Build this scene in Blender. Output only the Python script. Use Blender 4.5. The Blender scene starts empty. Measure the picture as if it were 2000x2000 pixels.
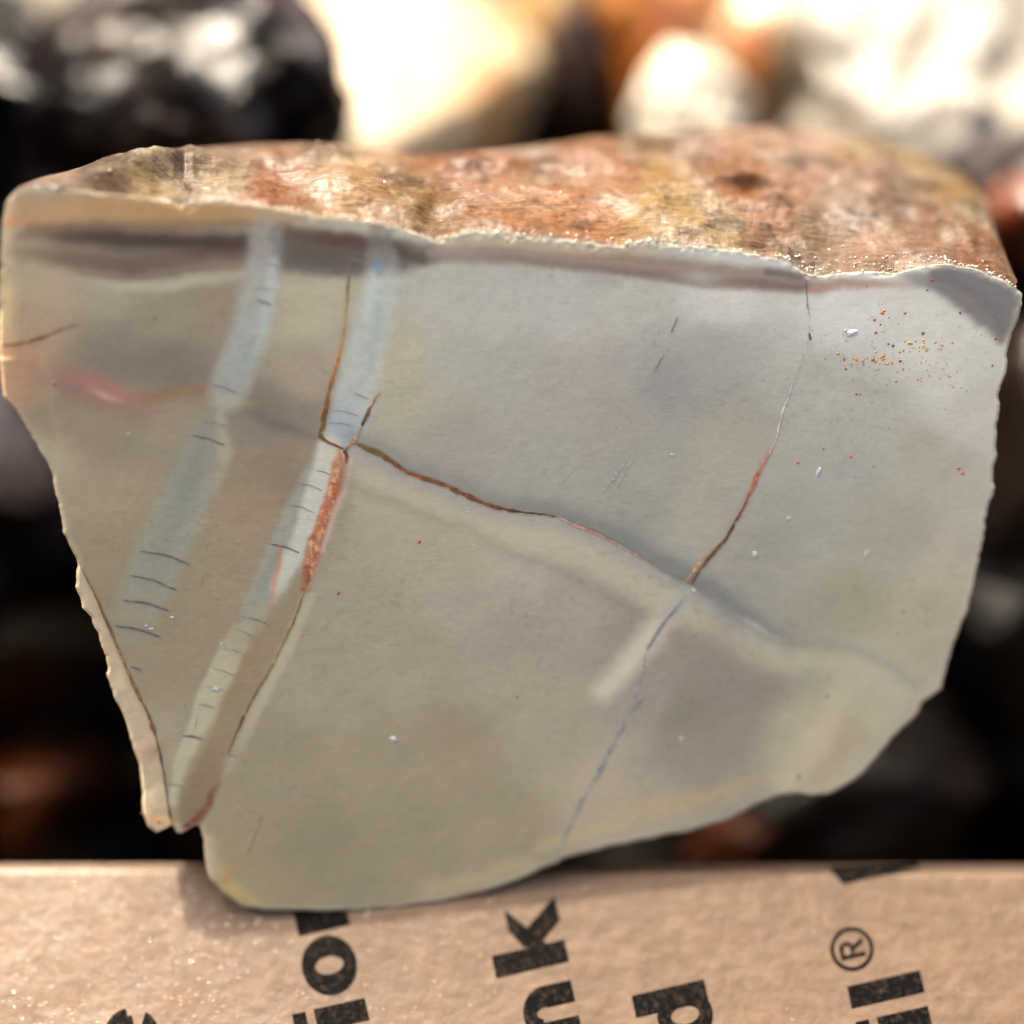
import bpy, bmesh, math
import numpy as np
from mathutils import Vector, Matrix

rng = np.random.default_rng(7)
R = math.radians
scene = bpy.context.scene
COL = scene.collection

# ------------------------------------------------------------------ camera
PITCH = 58.0                      # degrees the camera looks down
FOCAL, SENSOR = 75.0, 36.0        # mm
FDIST = 0.251                     # metres to the cut face
PXM = FDIST * SENSOR / FOCAL / 2000.0   # metres per photo pixel at that distance
P0 = np.array([0.0, 0.030, 0.034])      # middle of the cut face
DIR = np.array([0, math.cos(R(PITCH)), -math.sin(R(PITCH))])
UP = np.array([0, math.sin(R(PITCH)), math.cos(R(PITCH))])
RT = np.array([1.0, 0, 0])
CAM = P0 - FDIST * DIR

cam_data = bpy.data.cameras.new('camera')
cam = bpy.data.objects.new('camera', cam_data)
COL.objects.link(cam)
cam.location = CAM
cam.rotation_euler = (R(90 - PITCH), 0, 0)
cam_data.lens, cam_data.sensor_width = FOCAL, SENSOR
cam_data.clip_start, cam_data.clip_end = 0.01, 50
cam_data.dof.use_dof = True
cam_data.dof.focus_distance = FDIST - 0.001
cam_data.dof.aperture_fstop = 3.5
scene.camera = cam

# ------------------------------------------------------------------ world, sun, exposure
SUN_EL, SUN_AZ = 42.0, -24.0      # azimuth from +Y (behind the slab), negative = left
world = bpy.data.worlds.new('World')
scene.world = world
world.use_nodes = True
wn = world.node_tree
sky = wn.nodes.new('ShaderNodeTexSky')
sky.sky_type = 'NISHITA'
sky.sun_disc = False
sky.sun_elevation = R(SUN_EL)
sky.sun_rotation = R(SUN_AZ)
sky.air_density = 0.3
sky.dust_density = 6.0
sky.ozone_density = 0.0
bg = wn.nodes['Background']
bg.inputs[1].default_value = 0.15
wn.links.new(sky.outputs[0], bg.inputs[0])

sd = bpy.data.lights.new('sun', 'SUN')
sd.energy = 2.0
sd.angle = R(0.53)
sd.color = (1.0, 0.95, 0.88)
sun = bpy.data.objects.new('sun', sd)
COL.objects.link(sun)
SV = Vector((math.sin(R(SUN_AZ)) * math.cos(R(SUN_EL)), math.cos(R(SUN_AZ)) * math.cos(R(SUN_EL)), math.sin(R(SUN_EL))))
sun.rotation_euler = SV.to_track_quat('Z', 'Y').to_euler()
sun.location = SV * 2

vs = scene.view_settings
vs.view_transform, vs.look, vs.gamma, vs.use_curve_mapping = 'Standard', 'None', 1.0, False
vs.exposure = 2.12
vs.use_white_balance = True
vs.white_balance_temperature = 7300
vs.white_balance_tint = 6
scene.cycles.use_denoising = True
scene.cycles.max_bounces = 8
scene.cycles.sample_clamp_direct = 60

# ------------------------------------------------------------------ helpers
def s2l(c):
    c = np.asarray(c, float) / 255.0
    return np.where(c <= 0.04045, c / 12.92, ((c + 0.055) / 1.055) ** 2.4)

def ray(px, py):
    px, py = np.asarray(px, float), np.asarray(py, float)
    return DIR + (px[..., None] - 1000) * PXM / FDIST * RT + (1000 - py[..., None]) * PXM / FDIST * UP

def on_plane(px, py, p, n):
    r = ray(px, py)
    t = ((p - CAM) @ n) / (r @ n)
    return CAM + r * t[..., None]

def at_depth(px, py, depth):
    return CAM + ray(np.array(px), np.array(py)) * depth

def _hash(ix, iy, iz, seed):
    h = (ix * 374761393 + iy * 668265263 + iz * 2147483647 + seed * 974634777) & 0xFFFFFFFF
    h = ((h ^ (h >> 13)) * 1274126177) & 0xFFFFFFFF
    h = ((h ^ (h >> 16)) * 2246822519) & 0xFFFFFFFF
    return ((h ^ (h >> 15)) & 0xFFFFFF) / float(0xFFFFFF)

def vnoise(P, seed=0):
    """value noise in -1..1 for points (N,2) or (N,3)"""
    P = np.asarray(P, float)
    if P.shape[1] == 2:
        P = np.c_[P, np.zeros(len(P))]
        dims = 2
    else:
        dims = 3
    I = np.floor(P).astype(np.int64)
    f = P - I
    f = f * f * f * (f * (f * 6 - 15) + 10)
    out = 0
    for dz in ((0, 1) if dims == 3 else (0,)):
        wz = (f[:, 2] if dz else 1 - f[:, 2]) if dims == 3 else 1
        for dy in (0, 1):
            wy = f[:, 1] if dy else 1 - f[:, 1]
            for dx in (0, 1):
                wx = f[:, 0] if dx else 1 - f[:, 0]
                out = out + wx * wy * wz * _hash(I[:, 0] + dx, I[:, 1] + dy, I[:, 2] + dz, seed)
    return out * 2 - 1

def fbm(P, oct=4, seed=0, gain=0.5, lac=2.03):
    a, s, o = 1.0, 0.0, 0.0
    P = np.asarray(P, float)
    for k in range(oct):
        o = o + a * vnoise(P, seed + k * 17)
        s += a
        a *= gain
        P = P * lac + 3.7
    return o / s

def sstep(a, b, x):
    t = np.clip((x - a) / (b - a), 0, 1)
    return t * t * (3 - 2 * t)

def grid_mesh(name, V, faces, cols=None, smooth=True):
    me = bpy.data.meshes.new(name)
    V = np.asarray(V, np.float32)
    faces = np.asarray(faces, np.int32)
    nf, k = faces.shape
    me.vertices.add(len(V))
    me.vertices.foreach_set('co', V.ravel())
    me.loops.add(nf * k)
    me.loops.foreach_set('vertex_index', faces.ravel())
    me.polygons.add(nf)
    me.polygons.foreach_set('loop_start', np.arange(0, nf * k, k, dtype=np.int32))
    me.polygons.foreach_set('use_smooth', np.full(nf, smooth))
    if cols is not None:
        a = me.color_attributes.new('Col', 'FLOAT_COLOR', 'POINT')
        a.data.foreach_set('color', np.c_[cols, np.ones(len(cols))].astype(np.float32).ravel())
    me.update(calc_edges=True)
    me.validate()
    return me

def link(name, me, mat, parent=None, kind=None):
    o = bpy.data.objects.new(name, me)
    COL.objects.link(o)
    if mat is not None:
        me.materials.clear()
        me.materials.append(mat)
    o.parent = parent
    if kind:
        o['kind'] = kind
    return o

def tag(o, label, cat, group=None):
    o['label'], o['category'] = label, cat
    if group:
        o['group'] = group
    return o

def empty(name, loc):
    o = bpy.data.objects.new(name, None)
    o.empty_display_size = 0.01
    COL.objects.link(o)
    o.location = loc
    return o

def quads(nu, nv, wrap=False):
    """faces of a (nv rows) x (nu columns) grid"""
    i = np.arange(nu if wrap else nu - 1)
    j = np.arange(nv - 1)
    I, J = np.meshgrid(i, j)
    I, J = I.ravel(), J.ravel()
    I2 = (I + 1) % nu
    return np.c_[J * nu + I, J * nu + I2, (J + 1) * nu + I2, (J + 1) * nu + I]

# ------------------------------------------------------------------ materials
def new_mat(name):
    m = bpy.data.materials.new(name)
    m.use_nodes = True
    nt = m.node_tree
    return m, nt, nt.nodes['Principled BSDF']

def add(nt, kind, **kw):
    n = nt.nodes.new(kind)
    for k, v in kw.items():
        if k in n.inputs.keys():
            n.inputs[k].default_value = v
        else:
            setattr(n, k, v)
    return n

def attr_material(name, rough=0.4, rough_var=0.1, bump=0.3, bump_scale=900, grain=0.12, grain_scale=2500,
                  coat=0.0, coat_rough=0.1, sss=0.0, sss_rad=(0.002, 0.0016, 0.0012), stretch=(1, 1, 1),
                  spec=0.5, bump_dist=0.0003, tint=(1, 1, 1), wet=None):
    m, nt, b = new_mat(name)
    L = nt.links.new
    tc = add(nt, 'ShaderNodeTexCoord')
    mp = add(nt, 'ShaderNodeMapping')
    mp.inputs['Scale'].default_value = stretch
    L(tc.outputs['Object'], mp.inputs[0])
    at = add(nt, 'ShaderNodeAttribute', attribute_name='Col')
    n1 = add(nt, 'ShaderNodeTexNoise', Scale=grain_scale, Detail=3.0)
    L(mp.outputs[0], n1.inputs['Vector'])
    mr = add(nt, 'ShaderNodeMapRange')
    mr.inputs[1].default_value, mr.inputs[2].default_value = 0.25, 0.75
    mr.inputs[3].default_value, mr.inputs[4].default_value = 1 - grain, 1 + grain
    L(n1.outputs[0], mr.inputs[0])
    mx = add(nt, 'ShaderNodeVectorMath', operation='SCALE')
    L(at.outputs['Color'], mx.inputs[0])
    L(mr.outputs[0], mx.inputs['Scale'])
    tn = add(nt, 'ShaderNodeVectorMath', operation='MULTIPLY')
    tn.inputs[1].default_value = tint
    L(mx.outputs[0], tn.inputs[0])
    L(tn.outputs[0], b.inputs['Base Color'])
    n2 = add(nt, 'ShaderNodeTexNoise', Scale=bump_scale, Detail=6.0, Roughness=0.6)
    L(mp.outputs[0], n2.inputs['Vector'])
    bp = add(nt, 'ShaderNodeBump', Strength=bump, Distance=bump_dist)
    L(n2.outputs[0], bp.inputs['Height'])
    L(bp.outputs[0], b.inputs['Normal'])
    n3 = add(nt, 'ShaderNodeTexNoise', Scale=bump_scale * 0.23, Detail=3.0)
    L(tc.outputs['Object'], n3.inputs['Vector'])
    r2 = add(nt, 'ShaderNodeMapRange')
    r2.inputs[1].default_value, r2.inputs[2].default_value = 0.3, 0.7
    r2.inputs[3].default_value, r2.inputs[4].default_value = max(0.02, rough - rough_var), rough + rough_var
    L(n3.outputs[0], r2.inputs[0])
    L(r2.outputs[0], b.inputs['Roughness'])
    b.inputs['Specular IOR Level'].default_value = spec
    if wet:                                   # (scale, low, high): patches that stay wet
        n5 = add(nt, 'ShaderNodeTexNoise', Scale=wet[0], Detail=4.0, Roughness=0.6)
        L(tc.outputs['Object'], n5.inputs['Vector'])
        r5 = add(nt, 'ShaderNodeMapRange')
        r5.inputs[1].default_value, r5.inputs[2].default_value = 0.47, 0.6
        r5.inputs[3].default_value, r5.inputs[4].default_value = wet[1], wet[2]
        L(n5.outputs[0], r5.inputs[0])
        L(r5.outputs[0], b.inputs['Specular IOR Level'])
    if coat:
        b.inputs['Coat Weight'].default_value = coat
        b.inputs['Coat Roughness'].default_value = coat_rough
        L(bp.outputs[0], b.inputs['Coat Normal'])
    if sss:
        b.inputs['Subsurface Weight'].default_value = sss
        b.inputs['Subsurface Radius'].default_value = (1, 0.8, 0.6)
        b.inputs['Subsurface Scale'].default_value = sss_rad[0]
    return m

M_face = attr_material('polished_stone', rough=0.36, rough_var=0.06, bump=0.06, bump_scale=2200, grain=0.055,
                       grain_scale=3200, sss=0.12, sss_rad=(0.0012,), stretch=(0.35, 1, 1), bump_dist=0.0002, spec=0.4)
M_side = attr_material('broken_stone', rough=0.3, bump=0.5, bump_scale=700, grain=0.1, sss=0.3)
M_rind = attr_material('weathered_rind', rough=0.5, rough_var=0.12, bump=0.6, bump_scale=1300, grain=0.25,
                       grain_scale=2000, stretch=(0.16, 1, 1), bump_dist=0.0003, wet=(140, 0.06, 0.4))
M_crack = attr_material('crack_fill', rough=0.55, bump=0.4, bump_scale=3000, grain=0.35, grain_scale=4500)
M_grain = attr_material('quartz_grain', rough=0.16, bump=0.3, bump_scale=2500, grain=0.08, coat=0.5, coat_rough=0.05, sss=0.3)
M_speck = attr_material('rust_speck', rough=0.5, bump=0.2, grain=0.2)

# ------------------------------------------------------------------ the slab: frame of its cut face
TILT = 12.0
NEL = PITCH - TILT                             # elevation of the face normal
YAW = 6.0                                      # right end stands a little further back
FN = np.array([math.sin(R(YAW)) * math.cos(R(NEL)), -math.cos(R(YAW)) * math.cos(R(NEL)), math.sin(R(NEL))])
FU = np.array([-math.sin(R(YAW)) * math.sin(R(NEL)), math.cos(R(YAW)) * math.sin(R(NEL)), math.cos(R(NEL))])   # up along the face

def face(px, py, w=0.0):
    """photo pixel -> world point on the cut face, w metres out of it"""
    P = on_plane(px, py, P0, FN)
    return P + np.multiply.outer(np.asarray(w, float) * np.ones(np.shape(px)), FN)

BASE = face(np.array([620.]), np.array([1780.]))[0]

# ------------------------------------------------------------------ flap and box
FLAP_SLOPE = 4.0
FLN = np.array([0, -math.sin(R(FLAP_SLOPE)), math.cos(R(FLAP_SLOPE))])
FLP = BASE - FLN * 0.0006
FOLD = on_plane(np.array([1000.]), np.array([1714.]), FLP, FLN)[0]

FLD = np.array([0, -math.cos(R(FLAP_SLOPE)), -math.sin(R(FLAP_SLOPE))])   # down the flap, away from the fold

def flap_wave(x, s):
    """how far the paper stands off its plane at x metres, s = fraction of the way down the flap"""
    return 0.00022 * fbm(np.c_[x * 60, s * 4], 3, 5) * np.clip(s * 4 + 0.35, 0.35, 1)

def flap(px, py, h=0.0):
    P = on_plane(np.asarray(px, float), np.asarray(py, float), FLP, FLN)
    s_ = (P - FOLD) @ FLD / 0.075
    return P + (h + flap_wave(P[..., 0], s_) + 0.0052 * P[..., 0] * math.sin(R(FLAP_SLOPE)))[..., None] * FLN

def cardboard_material(name, wet):
    m, nt, b = new_mat(name)
    L = nt.links.new
    tc = add(nt, 'ShaderNodeTexCoord')
    n1 = add(nt, 'ShaderNodeTexNoise', Scale=260.0, Detail=6.0, Roughness=0.65)
    n2 = add(nt, 'ShaderNodeTexNoise', Scale=900.0, Detail=4.0)
    mp = add(nt, 'ShaderNodeMapping')
    mp.inputs['Scale'].default_value = (0.35, 1, 1)
    L(tc.outputs['Object'], n1.inputs['Vector'])
    L(tc.outputs['Object'], mp.inputs[0])
    L(mp.outputs[0], n2.inputs['Vector'])
    cr = add(nt, 'ShaderNodeValToRGB')
    cr.color_ramp.elements[0].position, cr.color_ramp.elements[1].position = 0.3, 0.72
    cr.color_ramp.elements[0].color = (0.074, 0.0405, 0.021, 1)
    cr.color_ramp.elements[1].color = (0.117, 0.068, 0.037, 1)
    L(n1.outputs[0], cr.inputs[0])
    fr = add(nt, 'ShaderNodeMapRange')
    fr.inputs[1].default_value, fr.inputs[2].default_value = 0.3, 0.7
    fr.inputs[3].default_value, fr.inputs[4].default_value = 0.86, 1.12
    L(n2.outputs[0], fr.inputs[0])
    sc = add(nt, 'ShaderNodeVectorMath', operation='SCALE')
    L(cr.outputs[0], sc.inputs[0])
    L(fr.outputs[0], sc.inputs['Scale'])
    L(sc.outputs[0], b.inputs['Base Color'])
    bp = add(nt, 'ShaderNodeBump', Strength=0.5, Distance=0.0004)
    n4 = add(nt, 'ShaderNodeTexNoise', Scale=520.0, Detail=5.0)
    L(tc.outputs['Object'], n4.inputs['Vector'])
    L(n4.outputs[0], bp.inputs['Height'])
    L(bp.outputs[0], b.inputs['Normal'])
    b.inputs['Roughness'].default_value = 0.6
    if wet:
        # a film of water, thicker towards the left end of the flap
        sx = add(nt, 'ShaderNodeSeparateXYZ')
        L(tc.outputs['Object'], sx.inputs[0])
        mr = add(nt, 'ShaderNodeMapRange')
        mr.inputs[1].default_value, mr.inputs[2].default_value = 0.0, -0.05
        mr.inputs[3].default_value, mr.inputs[4].default_value = 0.04, 0.5
        L(sx.outputs[0], mr.inputs[0])
        n3 = add(nt, 'ShaderNodeTexNoise', Scale=150.0, Detail=5.0, Roughness=0.7)
        L(tc.outputs['Object'], n3.inputs['Vector'])
        m3 = add(nt, 'ShaderNodeMapRange')
        m3.inputs[1].default_value, m3.inputs[2].default_value = 0.35, 0.65
        L(n3.outputs[0], m3.inputs[0])
        mu = add(nt, 'ShaderNodeMath', operation='MULTIPLY')
        L(mr.outputs[0], mu.inputs[0])
        L(m3.outputs[0], mu.inputs[1])
        L(mu.outputs[0], b.inputs['Coat Weight'])
        b.inputs['Coat Roughness'].default_value = 0.42
        b.inputs['Coat IOR'].default_value = 1.5
        L(bp.outputs[0], b.inputs['Coat Normal'])
    return m

M_card = cardboard_material('wet_cardboard', True)
M_card_in = cardboard_material('dry_cardboard', False)

BOXW, BOXD, BOXH = 0.17, 0.235, 0.112       # half width, depth, height
box = empty('cardboard_box', (0, FOLD[1], FOLD[2] - BOXH))
tag(box, 'open brown cardboard shipping box with printed front flap holding the wet stones', 'box')
bo = np.array(box.location)

def slab_box(name, lo, hi, mat, parent):
    lo, hi = np.array(lo), np.array(hi)
    bm = bmesh.new()
    bmesh.ops.create_cube(bm, size=1)
    for v in bm.verts:
        v.co = Vector(lo + (np.array(v.co) + 0.5) * (hi - lo))
    bmesh.ops.bevel(bm, geom=bm.edges[:], offset=0.0006, segments=2, affect='EDGES')
    me = bpy.data.meshes.new(name)
    bm.to_mesh(me)
    bm.free()
    return link(name, me, mat, parent)

TH = 0.003
slab_box('front_wall', (-BOXW, 0.0002, 0), (BOXW, TH, BOXH - 0.0022), M_card_in, box)
slab_box('back_wall', (-BOXW, BOXD, 0), (BOXW, BOXD + TH, BOXH), M_card_in, box)
slab_box('side_wall', (-BOXW - TH, 0.0002, 0), (-BOXW - 0.0002, BOXD + TH, BOXH), M_card_in, box)
slab_box('side_wall', (BOXW + 0.0002, 0.0002, 0), (BOXW + TH, BOXD + TH, BOXH), M_card_in, box)
slab_box('floor', (-BOXW, 0, -TH), (BOXW, BOXD, -0.0002), M_card_in, box)

# front flap: folded outwards, rounded at the fold, slightly wavy
nu, nv = 240, 110
X = np.linspace(-BOXW, BOXW, nu)
S = np.linspace(-0.16, 1, nv)
fd = FLD
V = []
for s in S:
    row = np.zeros((nu, 3))
    row[:, 0] = X
    if s < 0:
        a = (-s / 0.16) * R(95)
        rr = 0.0016
        off = FLN * (-rr + rr * math.cos(a)) - fd * rr * math.sin(a)
        row += FOLD * [0, 1, 1] + off
    else:
        row += FOLD * [0, 1, 1] + fd * s * 0.075
    row[:, 2] += flap_wave(X, np.full(nu, s))
    # the fold edge drops a little to the right
    row[:, 1] += -0.0052 * (X) * 1.0
    V.append(row)
V = np.concatenate(V) - bo
fl = link('front_flap', grid_mesh('front_flap', V, quads(nu, nv)[:, ::-1]), M_card, box)
sol = fl.modifiers.new('thickness', 'SOLIDIFY')
sol.thickness = 0.0028
sol.offset = -1
fl['label'] = 'wet tan cardboard flap printed with black letters'

# ------------------------------------------------------------------ printed letters on the flap
M_ink, nt, b = new_mat('black_ink')
tc = add(nt, 'ShaderNodeTexCoord')
n1 = add(nt, 'ShaderNodeTexNoise', Scale=1500.0, Detail=5.0, Roughness=0.7)
nt.links.new(tc.outputs['Object'], n1.inputs['Vector'])
cr = add(nt, 'ShaderNodeValToRGB')
cr.color_ramp.elements[0].position, cr.color_ramp.elements[1].position = 0.5, 0.78
cr.color_ramp.elements[0].color = (0.0015, 0.0015, 0.0018, 1)
cr.color_ramp.elements[1].color = (0.045, 0.030, 0.020, 1)
nt.links.new(n1.outputs[0], cr.inputs[0])
nt.links.new(cr.outputs[0], b.inputs['Base Color'])
b.inputs['Roughness'].default_value = 0.55
b.inputs['Specular IOR Level'].default_value = 0.04
bp = add(nt, 'ShaderNodeBump', Strength=0.4, Distance=0.0003)
nt.links.new(n1.outputs[0], bp.inputs['Height'])
nt.links.new(bp.outputs[0], b.inputs['Normal'])

def rect(x0, y0, x1, y1):
    n = 4
    Y = np.linspace(y0, y1, n + 1)
    return [[(x0, a), (x1, a), (x1, c), (x0, c)] for a, c in zip(Y[:-1], Y[1:])]

def ring(cx, cy, rx, ry, ix, iy, a0=0, a1=360, n=40):
    A = np.radians(np.linspace(a0, a1, n + 1))
    out = []
    for a, c in zip(A[:-1], A[1:]):
        out.append([(cx + ix * math.cos(a), cy + iy * math.sin(a)), (cx + rx * math.cos(a), cy + ry * math.sin(a)),
                    (cx + rx * math.cos(c), cy + ry * math.sin(c)), (cx + ix * math.cos(c), cy + iy * math.sin(c))])
    return out

# glyph units: x-height = 1, x along the reading direction, y up the letter
ST = 0.43
GLYPH = {
    'l': rect(0, 0, ST, 1.42),
    'i': rect(0, 0, ST, 1.0) + rect(0, 1.16, ST, 1.42),
    'o': ring(0.56, 0.5, 0.57, 0.53, 0.17, 0.27),
    'd': ring(0.52, 0.5, 0.53, 0.53, 0.17, 0.27) + rect(0.68, 0, 0.68 + ST, 1.42),
    'n': rect(0, 0, ST, 1.0) + ring(0.60, 0.55, 0.52, 0.48, 0.12, 0.22, 0, 150, 20) + rect(0.70, 0, 1.12, 0.56),
    'k': rect(0, 0, ST, 1.42) + [[(ST - .02, 0.33), (ST + .02, 0.78), (0.82, 1.0), (1.24, 1.0)]] + [[(0.42, 0.5), (0.74, 0.72), (1.28, 0.0), (0.80, 0.0)]],
    'e': ring(0.56, 0.5, 0.57, 0.53, 0.17, 0.27, 0, 318) + rect(0.3, 0.42, 0.98, 0.58),
    'R': rect(0, 0, 0.17, 1.0) + [[(0.17, 0.83), (0.17, 1.0), (0.45, 1.0), (0.42, 0.83)], [(0.17, 0.42), (0.17, 0.57), (0.44, 0.57), (0.46, 0.42)]]
         + ring(0.43, 0.71, 0.26, 0.29, 0.10, 0.13, -90, 90, 16) + [[(0.30, 0.43), (0.50, 0.43), (0.74, 0.0), (0.54, 0.0)]],
}

def print_glyph(ch, px, py, xh_px, lead=13.0, squeeze=1.0, extra=None, name='printed_letter'):
    """origin px,py = lower-left of the glyph; text runs up the photo, leaning left by lead degrees"""
    o = flap(np.array([px]), np.array([py]))[0]
    g = R(lead)
    rp = flap(np.array([px - 100 * math.sin(g)]), np.array([py - 100 * math.cos(g)]))[0] - o
    up = flap(np.array([px - 100 * math.cos(g)]), np.array([py + 100 * math.sin(g)]))[0] - o
    rp, up = rp * xh_px / 100 * squeeze, up * xh_px / 100
    vs_, fs_ = [], []
    polys = GLYPH[ch] + (extra or [])
    for k, poly in enumerate(polys):
        st = len(vs_)
        for (x, y) in poly:
            p = o + rp * x + up * y
            s1 = np.array([(p - FOLD) @ FLD / 0.075])
            hh = (p - FLP) @ FLN
            vs_.append(p + FLN * (flap_wave(p[:1], s1)[0] - hh + 0.0052 * p[0] * math.sin(R(FLAP_SLOPE)) + 0.00003 + 0.000003 * (k % 7)))
        fs_.append(list(range(st, st + len(poly))))
    me = bpy.data.meshes.new(name)
    me.from_pydata([tuple(v - bo) for v in vs_], [], fs_)
    me.update()
    bm = bmesh.new()
    bm.from_mesh(me)
    bmesh.ops.recalc_face_normals(bm, faces=bm.faces)
    for f in bm.faces:
        if f.normal.z < 0:
            f.normal_flip()
    bm.to_mesh(me)
    bm.free()
    return link(name, me, M_ink, fl)

fl_mat = None
print_glyph('e', 322, 2072, 104)
print_glyph('i', 722, 1992, 103)
print_glyph('o', 706, 1930, 103)
print_glyph('n', 684, 1806, 103)
print_glyph('n', 1140, 2026, 103)
print_glyph('k', 1112, 1878, 103)
print_glyph('d', 1400, 2024, 103)
print_glyph('i', 1822, 2008, 103)
print_glyph('l', 1806, 1938, 103)
# registered mark
o_ring = ring(0.36, 0.5, 0.86, 0.86, 0.70, 0.70)
print_glyph('R', 1692, 1866, 50, extra=o_ring, name='registered_mark')
# stem of a letter that crosses the fold
vsx = np.array([[1619, 1694], [1646, 1727], [1798, 1692], [1790, 1686]], float)
pts = flap(vsx[:, 0], vsx[:, 1]) + FLN * 0.00006 - bo
me = bpy.data.meshes.new('printed_letter')
me.from_pydata([tuple(p) for p in pts], [], [(0, 1, 2, 3)])
link('printed_letter', me, M_ink, fl)

# ------------------------------------------------------------------ slab outline (photo pixels, clockwise from top left)
TOPEDGE = [(4, 432), (12, 396), (28, 376), (60, 366), (95, 368), (180, 375), (280, 384), (335, 396), (355, 408), (372, 395), (420, 392),
           (450, 394), (520, 405), (560, 410), (600, 420), (700, 430), (770, 440), (830, 462), (860, 470), (882, 460), (905, 453), (935, 450), (1000, 460),
           (1050, 462), (1100, 466), (1200, 480), (1280, 471), (1330, 478), (1370, 480), (1450, 490), (1540, 508), (1568, 530), (1592, 540),
           (1650, 532), (1700, 530), (1750, 534), (1800, 520), (1850, 514), (1900, 524), (1960, 546), (1996, 572)]
REST = [(1998, 592), (1992, 620), (1978, 650), (1972, 690), (1966, 730), (1955, 770), (1952, 820), (1945, 880), (1942, 950), (1932, 990), (1925, 1040),
        (1915, 1090), (1905, 1150), (1890, 1190), (1880, 1220), (1866, 1260), (1852, 1310), (1840, 1345), (1820, 1362), (1804, 1375), (1797, 1395),
        (1770, 1420), (1730, 1460), (1705, 1490), (1690, 1508), (1650, 1540), (1625, 1552), (1590, 1556), (1560, 1550), (1520, 1558), (1480, 1576),
        (1430, 1600), (1400, 1610), (1340, 1628), (1260, 1642), (1200, 1655), (1130, 1672), (1100, 1680), (1090, 1688), (1060, 1700), (1010, 1722),
        (940, 1746), (860, 1765), (760, 1778), (680, 1783), (600, 1781), (520, 1781), (470, 1773), (435, 1748), (408, 1720), (400, 1690), (396, 1650),
        (394, 1628), (388, 1610), (372, 1618), (352, 1632), (344, 1626), (336, 1612), (322, 1622), (302, 1632), (288, 1618), (278, 1590), (276, 1555),
        (272, 1500), (262, 1480), (250, 1440), (238, 1400), (220, 1365), (208, 1320), (203, 1285), (196, 1258), (182, 1230), (176, 1210), (160, 1192),
        (152, 1165), (146, 1120), (147, 1105), (136, 1075), (124, 1040), (113, 990), (100, 930), (84, 890), (60, 850), (30, 800), (4, 775), (0, 735),
        (-3, 690), (-4, 640), (-2, 560), (2, 500)]
OUT = np.array(TOPEDGE + REST, float)
OUT = np.vstack([OUT, OUT[:1]])
seg = np.linalg.norm(np.diff(OUT, axis=0), axis=1)
cum = np.r_[0, np.cumsum(seg)]
dense = np.linspace(0, cum[-1], 6000)[:-1]
D = np.c_[np.interp(dense, cum, OUT[:, 0]), np.interp(dense, cum, OUT[:, 1])]
# broken, slightly toothed outline
t_ = np.r_[0, dense][:len(D)]
tooth = 5.0 * fbm(np.c_[t_ / 40, t_ * 0], 4, 11)
tooth *= 1 + 0.8 * vnoise(np.c_[t_ / 160, t_ * 0], 14)
tooth += (5.0 * np.abs(vnoise(np.c_[t_ / 37, t_ * 0], 12)) - 2.5) * np.clip(0.6 + 0.9 * vnoise(np.c_[t_ / 120, t_ * 0], 15), 0, 1.5) + 2.2 * np.abs(vnoise(np.c_[t_ / 11, t_ * 0], 13)) - 1.1
tooth *= np.where((D[:, 1] > 1600) & (D[:, 0] > 400), 0.4, np.where(((D[:, 1] < 600) & (D[:, 0] > 20) & (D[:, 0] < 1990)) | (D[:, 0] < 22), 0.4, 0.8))
CEN = np.array([980., 1030.])
dv = D - CEN
rad = np.linalg.norm(dv, axis=1)
ang = np.arctan2(dv[:, 1], dv[:, 0])
order = np.argsort(ang)
A, RA = ang[order], rad[order] + tooth[order]
NT, NR = 2200, 340
th = np.linspace(-math.pi, math.pi, NT, endpoint=False)
Rth = np.interp(th, np.r_[A - 2 * math.pi, A, A + 2 * math.pi], np.r_[RA, RA, RA])
tt = np.linspace(0, 1, NR) ** 0.62
tt[0] = 1e-5
TT, TH_ = np.meshgrid(tt, th, indexing='ij')
RR = TT * Rth[None, :]
PX = (CEN[0] + RR * np.cos(TH_)).ravel()
PY = (CEN[1] + RR * np.sin(TH_)).ravel()
EDGE = ((1 - TT) * Rth[None, :]).ravel()        # pixels to the rim along the ray
THF = TH_.ravel()
N = len(PX)

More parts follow.
